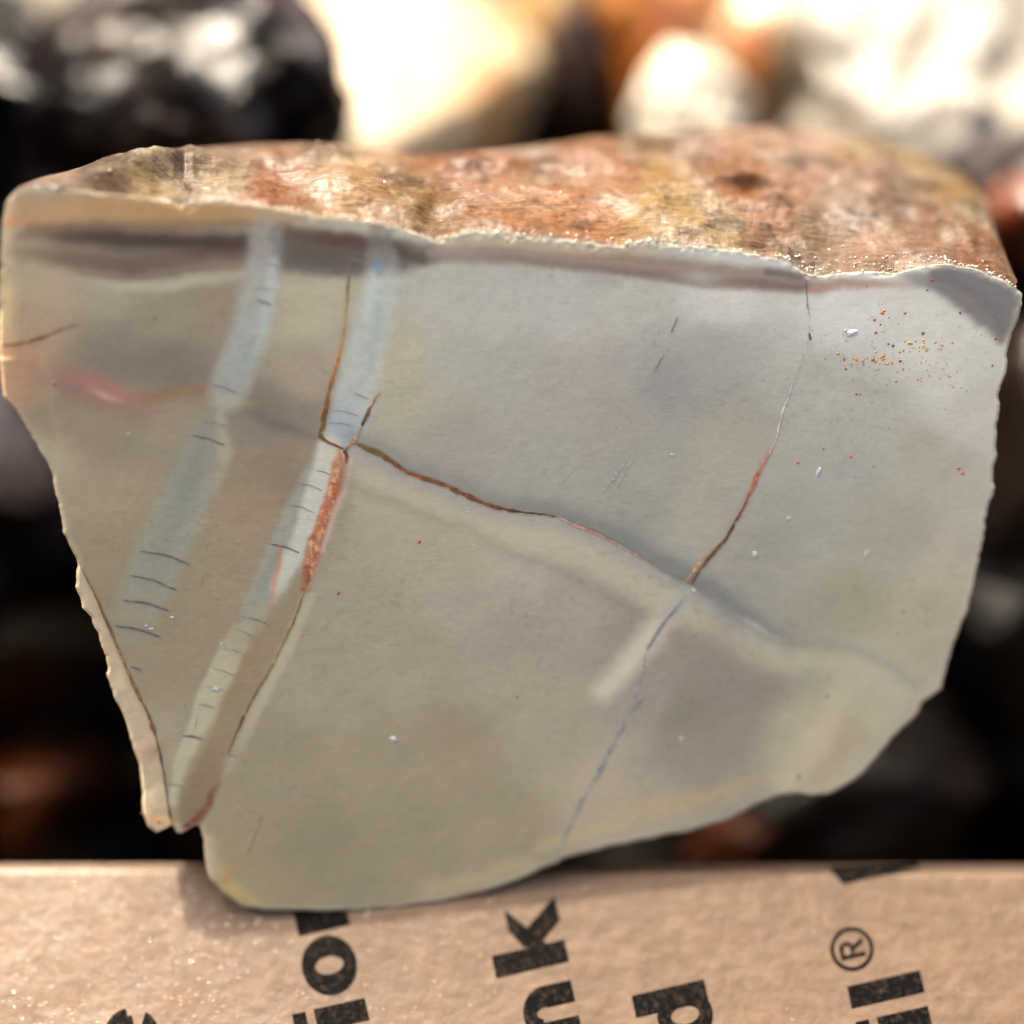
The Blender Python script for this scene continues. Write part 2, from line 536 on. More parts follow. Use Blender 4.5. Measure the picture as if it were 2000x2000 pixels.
# ------------------------------------------------------------------ face colours: the stone's own tones with some light gradient painted in
base_pts = [(60,560,175,160,135),(200,570,160,150,132),(330,620,150,140,122),(200,650,140,130,115),(330,700,130,120,106),(420,620,150,137,120),
 (60,620,165,145,122),(30,720,178,140,112),(120,800,140,128,110),(220,830,142,130,112),(330,850,152,140,121),(100,880,167,156,133),(200,950,156,144,124),
 (200,1080,149,136,113),(300,1300,147,135,113),(400,1100,150,137,114),(480,1000,152,136,114),(520,800,135,125,112),(560,930,142,126,108),
 (600,620,178,170,150),(590,720,165,152,135),(580,800,140,130,117),(380,1250,147,135,112),(330,1430,156,146,126),
 (830,560,178,176,166),(950,600,177,176,169),(1100,600,177,175,169),(1250,560,180,178,170),(1400,590,198,197,192),(900,700,170,168,160),
 (1000,720,166,164,155),(1100,750,165,160,150),(1200,800,160,155,147),(800,780,172,166,150),(760,700,178,172,152),(900,850,163,157,146),
 (1050,900,160,158,148),(1250,900,160,157,147),(1330,750,150,149,146),(1400,700,160,158,154),(1420,850,168,163,150),(1250,1000,152,151,141),(1350,1020,166,161,149),
 (1650,600,206,205,202),(1800,650,203,202,195),(1850,750,196,195,186),(1600,760,172,171,163),(1700,800,170,169,160),(1650,900,163,162,155),
 (1800,900,168,164,152),(1900,800,188,185,176),(1600,1050,160,158,148),(1750,1050,161,156,143),(1880,1000,176,171,159),(1500,1100,155,152,142),
 (1650,1180,152,147,130),(1800,1200,164,156,138),(1850,1100,173,166,151),(750,960,170,162,146),(800,1050,167,157,140),(900,1150,168,159,144),
 (1000,1100,171,163,149),(1100,1200,162,153,140),(1000,1300,158,149,134),(800,1300,162,152,134),(700,1200,160,151,134),(650,1350,160,150,132),
 (550,1500,148,138,117),(600,1650,142,132,110),(750,1500,151,141,120),(900,1450,151,140,120),(800,1650,146,136,114),(1000,1600,150,140,119),
 (1100,1400,156,147,132),(1250,1350,150,142,132),(1350,1400,137,129,116),(1480,1330,142,134,122),(1550,1250,155,150,135),(1700,1320,171,165,146),
 (1600,1450,173,164,144),(1400,1500,152,144,130),(1250,1500,160,150,135),(1300,1250,150,138,126),(1180,1550,165,155,135),(500,1720,150,138,110)]
KA = 1.06
wx = PX + 26 * fbm(np.c_[PX, PY] / 150, 3, 41)
wy = PY + 26 * fbm(np.c_[PX, PY] / 150, 3, 42)

def shepard(x, y, pts, sig):
    pts = np.array(pts, float)
    c = s2l(pts[:, 2:5])
    num = np.zeros((len(x), 3))
    den = np.full(len(x), 1e-12)
    for p, col in zip(pts, c):
        w = 1.0 / (((x - p[0]) ** 2 + (y - p[1]) ** 2) / sig ** 2 + 0.12) ** 2
        num += w[:, None] * col
        den += w
    return num / den[:, None]

C = shepard(wx, wy, base_pts, 100.0)
# soft cloudy mottling
mot = fbm(np.c_[wx / 210, wy / 170], 4, 51)
C *= (1 + 0.075 * mot)[:, None]
mot2 = fbm(np.c_[wx / 60, wy / 45], 3, 57)
C *= (1 + 0.022 * mot2)[:, None]
# faint saw marks, slanting
mot3 = vnoise(np.c_[(wx * 0.85 + wy * 0.5) / 9, (wy * 0.85 - wx * 0.5) / 170], 58)
C *= (1 + 0.012 * mot3 * sstep(-0.2, 0.5, vnoise(np.c_[wx, wy] / 180, 59)))[:, None]
# growth cells: short, nearly level dashes
g1 = vnoise(np.c_[wx / 26, (wy - 0.1 * wx) / 5], 60)
C *= (1 + 0.022 * g1 * sstep(-0.1, 0.6, vnoise(np.c_[wx, wy] / 260, 61) + (PX > 750) * 0.3))[:, None]

jx = PX + 5 * fbm(np.c_[PX, PY] / 38, 3, 71)
jy = PY + 5 * fbm(np.c_[PX, PY] / 38, 3, 72)

def poly_dist(x, y, pts):
    """distance to a polyline, fraction along it, signed side (+ = right of travel, photo y down -> + is below for left-to-right)"""
    pts = np.array(pts, float)
    L = np.r_[0, np.cumsum(np.linalg.norm(np.diff(pts, axis=0), axis=1))]
    best = np.full(len(x), 1e9)
    fr = np.zeros(len(x))
    sd_ = np.zeros(len(x))
    for k in range(len(pts) - 1):
        a, d = pts[k], pts[k + 1] - pts[k]
        l2 = d @ d
        t = np.clip(((x - a[0]) * d[0] + (y - a[1]) * d[1]) / l2, 0, 1)
        ex, ey = x - a[0] - t * d[0], y - a[1] - t * d[1]
        dd = np.hypot(ex, ey)
        m = dd < best
        best[m] = dd[m]
        fr[m] = (L[k] + t[m] * (L[k + 1] - L[k])) / L[-1]
        sd_[m] = np.sign(d[0] * ey[m] - d[1] * ex[m])
    return best, fr, sd_

def region(pts, margin):
    p = np.array(pts, float)
    return np.nonzero((PX > p[:, 0].min() - margin) & (PX < p[:, 0].max() + margin) &
                      (PY > p[:, 1].min() - margin) & (PY < p[:, 1].max() + margin))[0]

def band(pts, width, col, alpha=1.0, soft=8.0, offset=0.0, noise=0.0, mode=None, jit=True):
    """colour a strip along pts; width/alpha may be lists along it; offset shifts it to the right-hand side"""
    wmax = np.max(width) + soft + abs(offset) + 12
    i = region(pts, wmax)
    if len(i) == 0:
        return
    x, y = (jx[i], jy[i]) if jit else (PX[i], PY[i])
    d, f, s = poly_dist(x, y, pts)
    d = np.abs(d * s - offset) if offset else d
    w = np.interp(f, np.linspace(0, 1, np.size(width)), np.atleast_1d(width))
    a = np.interp(f, np.linspace(0, 1, np.size(alpha)), np.atleast_1d(alpha))
    m = a * (1 - sstep(-soft, soft, d - w))
    if noise:
        m = m * np.clip(1 + noise * fbm(np.c_[x, y] / 14, 3, 81), 0, 1.3)
    m = np.clip(m, 0, 1)[:, None]
    C[i] = C[i] * (1 - m) + s2l(col) * m

def blob(cx, cy, rx, ry, col, alpha=1.0, rot=0.0, hard=0.0):
    rm = max(rx, ry) * 2.2
    i = region([(cx, cy)], rm)
    if len(i) == 0:
        return
    a = R(rot)
    dx, dy = wx[i] - cx, wy[i] - cy
    u = (dx * math.cos(a) + dy * math.sin(a)) / rx
    v = (-dx * math.sin(a) + dy * math.cos(a)) / ry
    r2 = np.hypot(u, v)
    m = alpha * (np.exp(-r2 * r2) if hard == 0 else 1 - sstep(1 - hard, 1 + hard, r2))
    C[i] = C[i] * (1 - m[:, None]) + s2l(col) * m[:, None]

# --- top bands
band([(40,404),(180,408),(330,418),(480,418),(600,428)], [20,26,24,22,10], (180,142,98), [0.5,.9,1,.9,.3], 12)
band([(20,432),(90,436),(200,440)], [12,10,4], (190,132,92), [.8,.6,0], 14)
band([(60,446),(180,440),(330,440),(470,438),(560,440)], [10,10,9,9,8], (140,115,92), .8, 9)
band([(30,492),(110,500),(190,512),(260,518),(340,510),(420,495),(500,498)], [12,18,22,24,22,20,16], (112,94,80), [.5,.8,.9,.95,.9,.9,.8], 16)
band([(40,462),(110,462),(200,466),(320,470),(420,474),(500,472)], [8,17,20,20,19,17], (74,53,42), [.4,.85,.93,.93,.93,.88], 16)
band([(200,486),(330,490),(400,482)], [5,5,4], (105,92,84), .6, 8)
band([(130,528),(220,541),(290,545),(350,535),(410,522),(480,520)], [3,3,3,3,3,3], (112,92,82), [.1,.4,.55,.55,.5,.3], 6)
band([(150,548),(240,560),(310,562),(380,549),(470,536)], [6,9,10,9,8], (188,181,162), [0,.45,.6,.6,.4], 10)
band([(548,486),(600,494),(660,498),(720,500),(790,505),(850,508)], [40,40,38,36,26,8], (96,84,76), [.9,.95,.95,.9,.85,.4], 18)
band([(560,452),(640,462),(700,474),(760,478),(840,484)], [10,14,13,12,8], (96,70,58), [.6,.9,.9,.8,.5], 9)
band([(560,520),(640,528),(700,528),(760,520)], [8,10,8,5], (110,104,100), .7, 12)
band([(560,566),(620,570),(670,565)], [10,10,8], (182,175,158), .5, 14)
band([(780,492),(830,505),(868,505)], [10,14,8], (84,70,66), [.7,.8,.3], 10)
band([(860,492),(960,492),(1060,500),(1200,512),(1330,528),(1440,540),(1560,552),(1600,560)], [20,20,20,22,24,24,22,16], (150,130,116), [.7,.85,.85,.9,.9,.9,.9,.6], 12)
band([(880,506),(980,506),(1080,514),(1200,530),(1330,546),(1440,556),(1575,560)], [5,6,6,8,10,11,9], (128,108,100), [.3,.55,.55,.7,.8,.9,.9], 9)
band([(880,476),(940,470),(1060,482),(1180,490),(1290,488)], [9,9,9,9,8], (186,168,140), [.6,.75,.6,.6,.5], 9)
band([(1500,532),(1565,540)], [8,8], (100,88,86), .7, 8)
band([(1590,562),(1650,552),(1720,556),(1790,556)], [10,10,9,7], (168,135,118), [.8,.85,.7,.4], 9)
band([(1150,545),(1200,552)], [12,12], (160,160,154), .5, 12)
blob(1470, 600, 70, 22, (200,198,192), .7, 5)
blob(1360, 560, 40, 16, (192,190,182), .5, 5)
# purple-grey corner
band([(1770,538),(1830,552),(1890,582),(1940,622),(1958,660)], [8,20,26,30,14], (124,118,118), [.6,.9,.95,.95,.9], 12)
band([(1830,534),(1900,552),(1960,590),(1975,640)], [14,24,34,26], (120,116,117), .95, 12)
# --- left part: darker zones, pink patch
band([(70,735),(180,715),(300,720),(420,735),(520,790),(620,852)], [18,40,46,32,20,8], (124,112,99), [.3,.55,.55,.5,.5,.4], 34)
band([(100,742),(180,762),(260,792),(330,800)], [22,30,26,14], (146,112,104), [.5,.8,.7,.2], 20)
band([(112,722),(170,745),(235,772),(285,786)], [9,17,17,8], (170,116,108), [.4,.65,.65,.35], 16)
band([(172,757),(205,772),(236,784)], [3,6,3], (200,166,158), [.2,.6,.3], 9)
band([(280,778),(330,768),(390,762),(440,772)], [12,12,10,8], (146,112,80), [.7,.75,.6,.4], 12)
band([(400,782),(450,784),(495,796)], [13,14,10], (150,138,98), [.6,.85,.6], 10)
band([(490,806),(550,832),(600,852),(622,858)], [12,12,8,4], (112,104,96), [.5,.75,.75,.5], 14)
band([(90,700),(100,780),(120,860)], [8,10,8], (168,150,126), .4, 18)
band([(2,690),(10,740),(20,780)], [14,10,4], (190,142,112), .3, 16)
band([(0,560),(4,640)], [26,20], (190,170,130), .6, 24)
band([(470,1010),(520,985),(585,972)], [7,8,4], (150,122,92), .45, 12)
# --- pale vein 1
band([(520,448),(516,500),(512,540),(494,620),(474,690),(444,768)], [30,32,34,34,36,36], (166,172,168), [.3,.6,.75,.75,.75,.65], 18)
band([(518,448),(514,480),(512,510)], [26,28,26], (158,152,146), [.35,.7,.4], 10)
band([(536,446),(538,480),(536,505)], [7,8,6], (112,120,122), [.6,.5,.3], 9)
band([(534,510),(532,560),(520,620),(500,690)], [10,10,9,8], (180,190,190), [.6,.6,.5,.15], 12)
band([(492,620),(474,690),(455,740)], [16,18,18], (150,158,158), [.2,.6,.6], 14)
band([(412,818),(396,860),(380,930),(348,1010),(314,1080),(284,1150),(262,1215)], [20,38,44,46,46,46,44], (146,149,139), [.4,.75,.8,.8,.75,.65,.3], 18)
band([(396,850),(376,930),(340,1010),(304,1090),(276,1160)], [14,18,20,24,20], (128,132,124), [.3,.65,.6,.4,.2], 20)
band([(432,815),(440,880),(420,960)], [12,12,8], (172,166,146), [.5,.6,.2], 10)
# --- pale vein 2
band([(748,512),(746,560),(724,640),(708,710),(690,780),(668,850)], [26,32,36,40,40,32], (178,186,183), [.5,.8,.8,.8,.8,.85], 16)
band([(742,450),(744,500)], [22,24], (128,120,116), [.6,.75], 10)
band([(735,545),(716,620)], [10,8], (190,199,198), .5, 14)
band([(738,516),(742,534)], [12,6], (120,142,158), .75, 7)
band([(740,600),(722,700),(700,770)], [12,12,10], (165,172,172), [.6,.6,.2], 12)
band([(680,812),(662,866)], [32,20], (152,168,182), [.3,.9], 14)
band([(640,872),(622,925),(590,1005),(564,1075),(530,1150),(504,1200)], [22,30,36,40,40,36], (152,155,144), [.6,.8,.85,.85,.75,.6], 8)
band([(646,874),(632,925),(606,1000),(582,1065),(562,1120),(540,1175)], [24,26,20,17,15,8], (194,193,182), [.9,.9,.85,.8,.7,.4], 9)
band([(545,1075),(512,1150),(488,1220),(462,1280)], [10,12,12,12], (132,136,128), [.5,.55,.4,.2], 12)
band([(560,1080),(536,1150)], [8,6], (188,186,176), .6, 6)
band([(470,1240),(436,1310),(408,1370),(385,1440),(362,1500),(342,1560)], [26,26,25,25,22,14], (178,171,148), [.3,.85,.9,.9,.85,.8], 6)
band([(508,1200),(474,1262)], [24,24], (160,152,130), .6, 8)
# --- red-brown filling of the fracture and the band under it
band([(668,884),(660,930),(646,980),(632,1020),(616,1062),(606,1100),(596,1146)], [11,14,14,15,15,13,9], (178,108,74), [.8,.85,.85,.9,.85,.85,.9], 5, noise=.4)
band([(684,890),(676,935),(662,985),(646,1030),(632,1075)], [5,5,5,5,4], (196,172,156), .7, 5)
i = region([(590,880),(690,1150)], 4)
d_, f_, s_ = poly_dist(jx[i], jy[i], [(668,884),(660,930),(646,980),(632,1020),(616,1062),(606,1100),(596,1146)])
gm = (1 - sstep(8, 14, d_)) * sstep(0.05, 0.4, fbm(np.c_[PX[i] / 7, PY[i] / 10], 3, 82)) * 0.75
C[i] = C[i] * (1 - gm[:, None]) + s2l((214, 168, 128)) * gm[:, None]
gm = (1 - sstep(8, 14, d_)) * sstep(0.1, 0.45, fbm(np.c_[PX[i] / 6, PY[i] / 9], 3, 83)) * 0.7
C[i] = C[i] * (1 - gm[:, None]) + s2l((140, 74, 44)) * gm[:, None]
band([(600,1105),(598,1148)], [7,9], (130,62,34), .6, 6, noise=.5)
band([(588,1130),(566,1175),(534,1235),(500,1296),(470,1355),(440,1420),(412,1480),(385,1540),(362,1596)], [14,26,27,28,29,30,32,32,20], (144,126,96), [.6,.65,.65,.65,.65,.65,.7,.7,.8], 10)
band([(430,1450),(402,1510),(378,1570),(360,1610)], [26,30,28,18], (126,108,90), [.1,.5,.65,.75], 18)
band([(606,1160),(584,1215),(554,1280),(524,1340),(490,1400),(470,1450),(440,1510)], [9,10,11,12,12,10,8], (178,169,145), [.6,.75,.75,.75,.65,.4,.2], 8)
band([(548,1066),(542,1110),(534,1160),(526,1195)], [3,4,4,2], (196,124,102), [.8,.7,.6,.4], 4)
band([(510,1210),(490,1270),(460,1340)], [3,3,2], (170,120,90), .35, 6)
band([(425,1530),(404,1580),(384,1604),(356,1626)], [5,8,10,9], (112,46,28), [.4,.8,.95,.95], 6, noise=.6)
band([(326,1590),(332,1622)], [5,8], (110,46,28), .85, 5)
# --- splinter left of its crack
SPL = [(150,1085),(160,1112),(185,1160),(215,1230),(240,1290),(262,1340),(290,1395),(305,1440),(318,1500),(328,1570),(334,1605)]
i = region(SPL, 130)
d_, f_, s_ = poly_dist(PX[i], PY[i], SPL)
insp = (s_ > 0) & (PY[i] > 1085)
m = (sstep(0, 5, d_) * insp)
cs = s2l((186, 169, 143)) * (1 + 0.10 * fbm(np.c_[PX[i], PY[i]] / 40, 3, 91))[:, None]
C[i] = C[i] * (1 - m[:, None]) + cs * m[:, None]
splinter_m = np.zeros(N)
splinter_d = np.zeros(N)
splinter_m[i] = insp
splinter_d[i] = d_ * insp
blob(206, 1262, 18, 12, (176,146,118), .6, -30)
blob(292, 1480, 32, 16, (150,118,94), .7, -35)
blob(300, 1606, 30, 14, (200,160,108), .6, 0)
# --- main fracture: grey above, pale below
MAIN = [(690,865),(715,875),(740,885),(770,905),(790,920),(830,935),(870,948),(910,968),(950,985),(975,993),(1000,997),(1050,1003),(1090,1010),
        (1120,1025),(1170,1045),(1220,1070),(1260,1095),(1300,1120),(1345,1142),(1400,1175),(1450,1215),(1500,1248),(1530,1258)]
band(MAIN, [14,20,24,26,30,30,30,34,36,34,30,22], (140,141,140), [.55,.6,.6,.6,.6,.65,.7,.7,.7,.7,.6,.3], 26, offset=-16)
band(MAIN, [6,8,8,8,9,10,12,14,16,18,16,10], (116,117,113), [.2,.25,.3,.35,.45,.55,.6,.6,.6,.6,.65,.3], 14, offset=-14)
band(MAIN, [10,14,14,14,14,14,14,16,14,12,10,8], (152,153,150), [.5,.6,.55,.5,.5,.5,.5,.55,.55,.5,.4,.2], 12, offset=16)
band(MAIN, [10,16,20,22,24,26,28,28,26,24,20,14], (180,172,153), [.35,.7,.85,.85,.85,.85,.85,.85,.8,.75,.6,.35], 24, offset=48)
band([(690,935),(800,975),(920,1020),(1010,1070),(1120,1110),(1250,1180)], [6,8,9,9,9,8], (140,130,116), [.5,.55,.45,.45,.5,.5], 18, offset=16)
band(MAIN[:13], [4,5,5,5,4], (146,112,78), [.5,.45,.4,.4,.35,.2], 8, noise=.5)
band([(680,540),(672,640),(655,720),(637,790),(630,835)], [4,5,6,6], (168,138,96), [.2,.35,.4,.4], 8)
band([(1348,1142),(1403,1068),(1455,985),(1505,880)], [4,5,5,4], (160,132,108), [.4,.4,.4,.2], 9)
band([(680,920),(678,1000),(655,1080)], [9,10,9], (142,132,118), [.4,.4,.2], 16)
band([(1420,1190),(1470,1230),(1530,1258),(1600,1256),(1660,1266),(1720,1292),(1790,1335)], [10,10,9,9,10,10,9], (142,146,134), [.3,.5,.5,.5,.6,.65,.55], 14)
band([(1450,1240),(1530,1290),(1600,1290),(1680,1300),(1760,1350)], [16,16,16,22,18], (178,173,154), [.5,.6,.6,.55,.4], 18)
band([(1440,1200),(1480,1226),(1520,1250)], [3,4,3], (170,172,174), [.2,.7,.2], 5)
# --- lower right: pale finger, grey cell, pale ribs
band([(1318,1175),(1280,1228),(1235,1285),(1180,1350)], [22,24,24,22], (194,187,170), [.35,.85,.9,.75], 20)
band([(1345,1165),(1310,1190)], [20,20], (160,160,154), .6, 12)
band([(1390,1285),(1440,1360),(1400,1440),(1300,1480)], [50,56,56,40], (140,131,121), .5, 40)
band([(1645,1345),(1625,1400),(1585,1460),(1535,1520)], [20,24,26,24], (184,174,152), [.5,.8,.8,.6], 22)
band([(1660,1410),(1640,1450)], [16,14], (160,148,126), .5, 16)
band([(1600,1520),(1640,1470),(1690,1440)], [16,18,14], (164,150,118), .55, 16)
band([(1180,1592),(1260,1585),(1340,1568),(1430,1545),(1500,1515)], [12,18,18,14,8], (186,162,112), [.25,.45,.5,.35,.15], 20, noise=.5)
band([(1060,1655),(1130,1630),(1210,1612)], [10,10,9], (184,166,120), .5, 14)
band([(840,1735),(950,1712),(1030,1680)], [12,14,12], (182,168,124), .4, 18)
band([(430,1690),(450,1738),(500,1762)], [10,16,10], (190,160,98), [.3,.65,.4], 14)
band([(460,1690),(440,1725)], [6,8], (172,130,84), .5, 10)
band([(412,1640),(418,1700)], [10,10], (186,174,152), .5, 12)
# --- rim: paler tone paints light glowing through the edge; rust on the outermost thread
rim = (1 - sstep(2, 18 + 16 * fbm(np.c_[PX, PY] / 70, 3, 97), EDGE)) * (PY > 600) * (1 - splinter_m) * np.clip(0.6 + 0.9 * fbm(np.c_[PX, PY] / 90, 3, 98), 0, 1)
C = C * (1 - 0.42 * rim[:, None]) + s2l((205, 192, 170)) * 0.42 * rim[:, None]
rust = (1 - sstep(1, 7, EDGE)) * sstep(0.0, 0.5, fbm(np.c_[PX, PY] / 42, 3, 96)) * (PX > 900) * (PY > 650)
C = C * (1 - 0.55 * rust[:, None]) + s2l((176, 96, 58)) * 0.55 * rust[:, None]
trim = (1 - sstep(2, 16, EDGE)) * (PY < 600)
C = C * (1 - 0.35 * trim[:, None]) + s2l((150, 138, 126)) * 0.35 * trim[:, None]
lum = C.mean(1)
C *= ((lum / lum.mean()) ** 0.08)[:, None]
# fine mineral grain, faint saw marks and tiny pits
C *= (1 + 0.035 * fbm(np.c_[PX, PY] / 7.0, 2, 170) + 0.03 * fbm(np.c_[PX / 16, PY / 5.0], 2, 171))[:, None]
pit = sstep(0.62, 0.8, vnoise(np.c_[PX, PY] / 9.0, 172)) * sstep(0.0, 0.5, vnoise(np.c_[PX, PY] / 130, 173))
C *= (1 - 0.10 * pit)[:, None]
C = np.clip(C * KA * np.array([1.045, 1.04, 0.925]), 0.004, 0.85)

# ------------------------------------------------------------------ relief of the face
W = 0.00006 * fbm(np.c_[PX, PY] / 120, 3, 101) + 0.000012 * fbm(np.c_[PX, PY] / 18, 3, 102)
# rolled rim and chipped top edge
W -= np.where(PY < 600, 0.00006, 0.0004) * (1 - sstep(0, np.where(PY < 600, 7 + 6.5 * vnoise(np.c_[PX / 18, PX * 0], 105), 10), EDGE)) ** 2
chip = (PY < 600) * (1 - sstep(0, 20 + 12 * vnoise(np.c_[PX / 33, PX * 0], 106), EDGE))
W -= chip * 0.00008 * np.clip(0.3 + 1.2 * fbm(np.c_[PX, PY] / 9, 3, 103), 0, 1.2)
# splinter falls away from the crack and is lumpy
W -= splinter_m * (0.0003 + 0.0004 * (splinter_d / 60.0) ** 1.4) + splinter_m * 0.00009 * fbm(np.c_[PX, PY] / 34, 2, 104)
# top-left corner rounds away
W -= 0.0002 * np.exp(-((PX - 0) / 20.0) ** 2) * (PY < 700)
# step along the lower main fracture and the low rib of the red filling
for pts, dep, wd in ((MAIN[:19], 0.00007, 5), ([(668,884),(646,980),(616,1062),(598,1146)], -0.00005, 10)):
    i = region(pts, 30)
    d_, f_, s_ = poly_dist(PX[i], PY[i], pts)
    W[i] -= dep * np.exp(-(d_ / wd) ** 2)

FV = face(PX, PY, W)
slab = empty('petrified_wood_slab', BASE)
tag(slab, 'large cut slab of pale petrified wood with cracks, leaning on the cardboard flap', 'petrified wood')
sb = BASE
fq = quads(NT, NR, wrap=True)
M_slabface = link('cut_face', grid_mesh('cut_face', FV - sb, fq[:, ::-1], C), M_face, slab)
cut = M_slabface
cut['label'] = 'smooth pale grey and tan cut face with veins'

# broken sides running back from the face outline
NB = 16
ringx, ringy = PX[-NT:], PY[-NT:]
wl = W[-NT:]
Vs, Cs = [], []
THICK = 0.024
for k in range(NB):
    q = k / (NB - 1)
    shrink = 1 - 0.001 - 0.03 * q - 0.05 * q * q
    topm = sstep(640, 480, ringy)
    shrink = shrink - topm * 0.06 * q
    x = CEN[0] + (ringx - CEN[0]) * shrink
    y = CEN[1] + (ringy - CEN[1]) * shrink
    nz = fbm(np.c_[np.cos(th) * 9, np.sin(th) * 9, np.full(NT, q * 3.0)], 4, 111) * 16 * min(1, q * 4)
    x = x + nz * np.cos(th)
    y = y + nz * np.sin(th)
    Vs.append(face(x, y, wl - 0.00002 - THICK * q))
    c = s2l((188, 166, 136)) * (1 + 0.25 * fbm(np.c_[np.cos(th) * 14, np.sin(th) * 14, np.full(NT, q * 5)], 4, 112))[:, None]
    rr_ = sstep(0.1, 0.5, fbm(np.c_[np.cos(th) * 8, np.sin(th) * 8, np.full(NT, q * 4)], 3, 113))[:, None]
    c = c * (1 - 0.6 * rr_) + s2l((150, 88, 56)) * 0.6 * rr_
    Cs.append(c)
Vs.append(np.repeat(face(np.array([CEN[0]]), np.array([CEN[1]]), -THICK * 1.02), NT, axis=0))
Cs.append(Cs[-1])
link('broken_side', grid_mesh('broken_side', np.concatenate(Vs) - sb, quads(NT, NB + 1, wrap=True)[:, ::-1], np.concatenate(Cs)), M_side, slab)

# ------------------------------------------------------------------ weathered rind on top of the slab
BACK = [(4, 12, 392, .001), (30, 36, 362, .003), (60, 70, 348, .006), (120, 134, 334, .009), (180, 196, 314, .013), (240, 246, 298, .018), (320, 330, 291, .022),
        (450, 456, 285, .026), (580, 572, 281, .028), (700, 690, 286, .028), (860, 836, 303, .028), (1000, 1000, 294, .030), (1200, 1160, 269, .032),
        (1400, 1360, 255, .034), (1550, 1520, 248, .035), (1700, 1680, 266, .035), (1800, 1790, 296, .034), (1880, 1880, 338, .031), (1930, 1932, 386, .027),
        (1950, 1936, 420, .022), (1968, 1938, 448, .016), (1984, 1966, 508, .007), (1996, 1992, 562, .001)]
BK = np.array(BACK)
TE = np.array(TOPEDGE, float)
nu, nv = 1100, 190
fx = np.linspace(4, 1996, nu)
rim_top = (ringy < np.interp(ringx, [0, 2000], [440, 580]))
o_ = np.argsort(ringx[rim_top])
fy = np.interp(fx, ringx[rim_top][o_], ringy[rim_top][o_])
fw = np.interp(fx, ringx[rim_top][o_], wl[rim_top][o_])
bx = np.interp(fx, BK[:, 0], BK[:, 1])
by = np.interp(fx, BK[:, 0], BK[:, 2])
bd = np.interp(fx, BK[:, 0], BK[:, 3])
Pf = face(fx, fy, fw)
rb = ray(bx, by)
tb = ((P0 - FN[None, :] * bd[:, None] - CAM) * FN).sum(1) / (rb @ FN)
Pb = CAM + rb * tb[:, None]
T = np.linspace(0, 1, nv) ** 1.25
RV, RPX, RPY, RT_ = [], [], [], []
ker = np.ones(61) / 61
Pfs = np.stack([np.convolve(np.pad(Pf[:, k], 30, mode='edge'), ker, 'valid') for k in range(3)], 1)
Pbs = np.stack([np.convolve(np.pad(Pb[:, k], 30, mode='edge'), ker, 'valid') for k in range(3)], 1)
for t in T:
    RV.append(Pfs * (1 - t) + (Pbs * 0.25 + Pb * 0.75) * t + (Pf - Pfs) * (1 - sstep(0, 0.16, t)))
    RPX.append(fx * (1 - t) + bx * t)
    RPY.append(fy * (1 - t) + by * t)
    RT_.append(np.full(nu, t))
RV = np.concatenate(RV)
RPX, RPY, RTT = np.concatenate(RPX), np.concatenate(RPY), np.concatenate(RT_)
# normal of the rind, roughly
RN = np.cross(RT, (Pb - Pf)[nu // 2])
RN = RN / np.linalg.norm(RN)
if RN[2] < 0:
    RN = -RN
XY = np.c_[RV[:, 0] * 1000, RV[:, 1] * 1000, RV[:, 2] * 1000]
env = sstep(0, 0.05, RTT) * (1 - 0.75 * sstep(0.88, 1, RTT))
depth_here = np.tile(bd, nv)
env2 = env * np.clip(depth_here / 0.02, 0.1, 1)
H = env2 * (0.0011 * fbm(XY / 9, 4, 131) + 0.0003 * fbm(XY / 2.2, 4, 132))
ridge = 1 - np.abs(vnoise(XY / np.array([7, 3.2, 3.2]), 133)) * 2
H += env2 * 0.00025 * ridge
H += env * 0.00016 * fbm(XY / np.array([1.6, .45, .45]), 3, 134)      # wood fibre
H += 0.0016 * np.sin(RTT * math.pi) * np.clip(depth_here / 0.03, 0, 1)

def dent(px, py, rx, ry, h, rot=0.0):
    a = R(rot)
    dx, dy = RPX - px, RPY - py
    u = (dx * math.cos(a) + dy * math.sin(a)) / rx
    v = (-dx * math.sin(a) + dy * math.cos(a)) / ry
    return h * np.exp(-(u * u + v * v) ** 1.4)

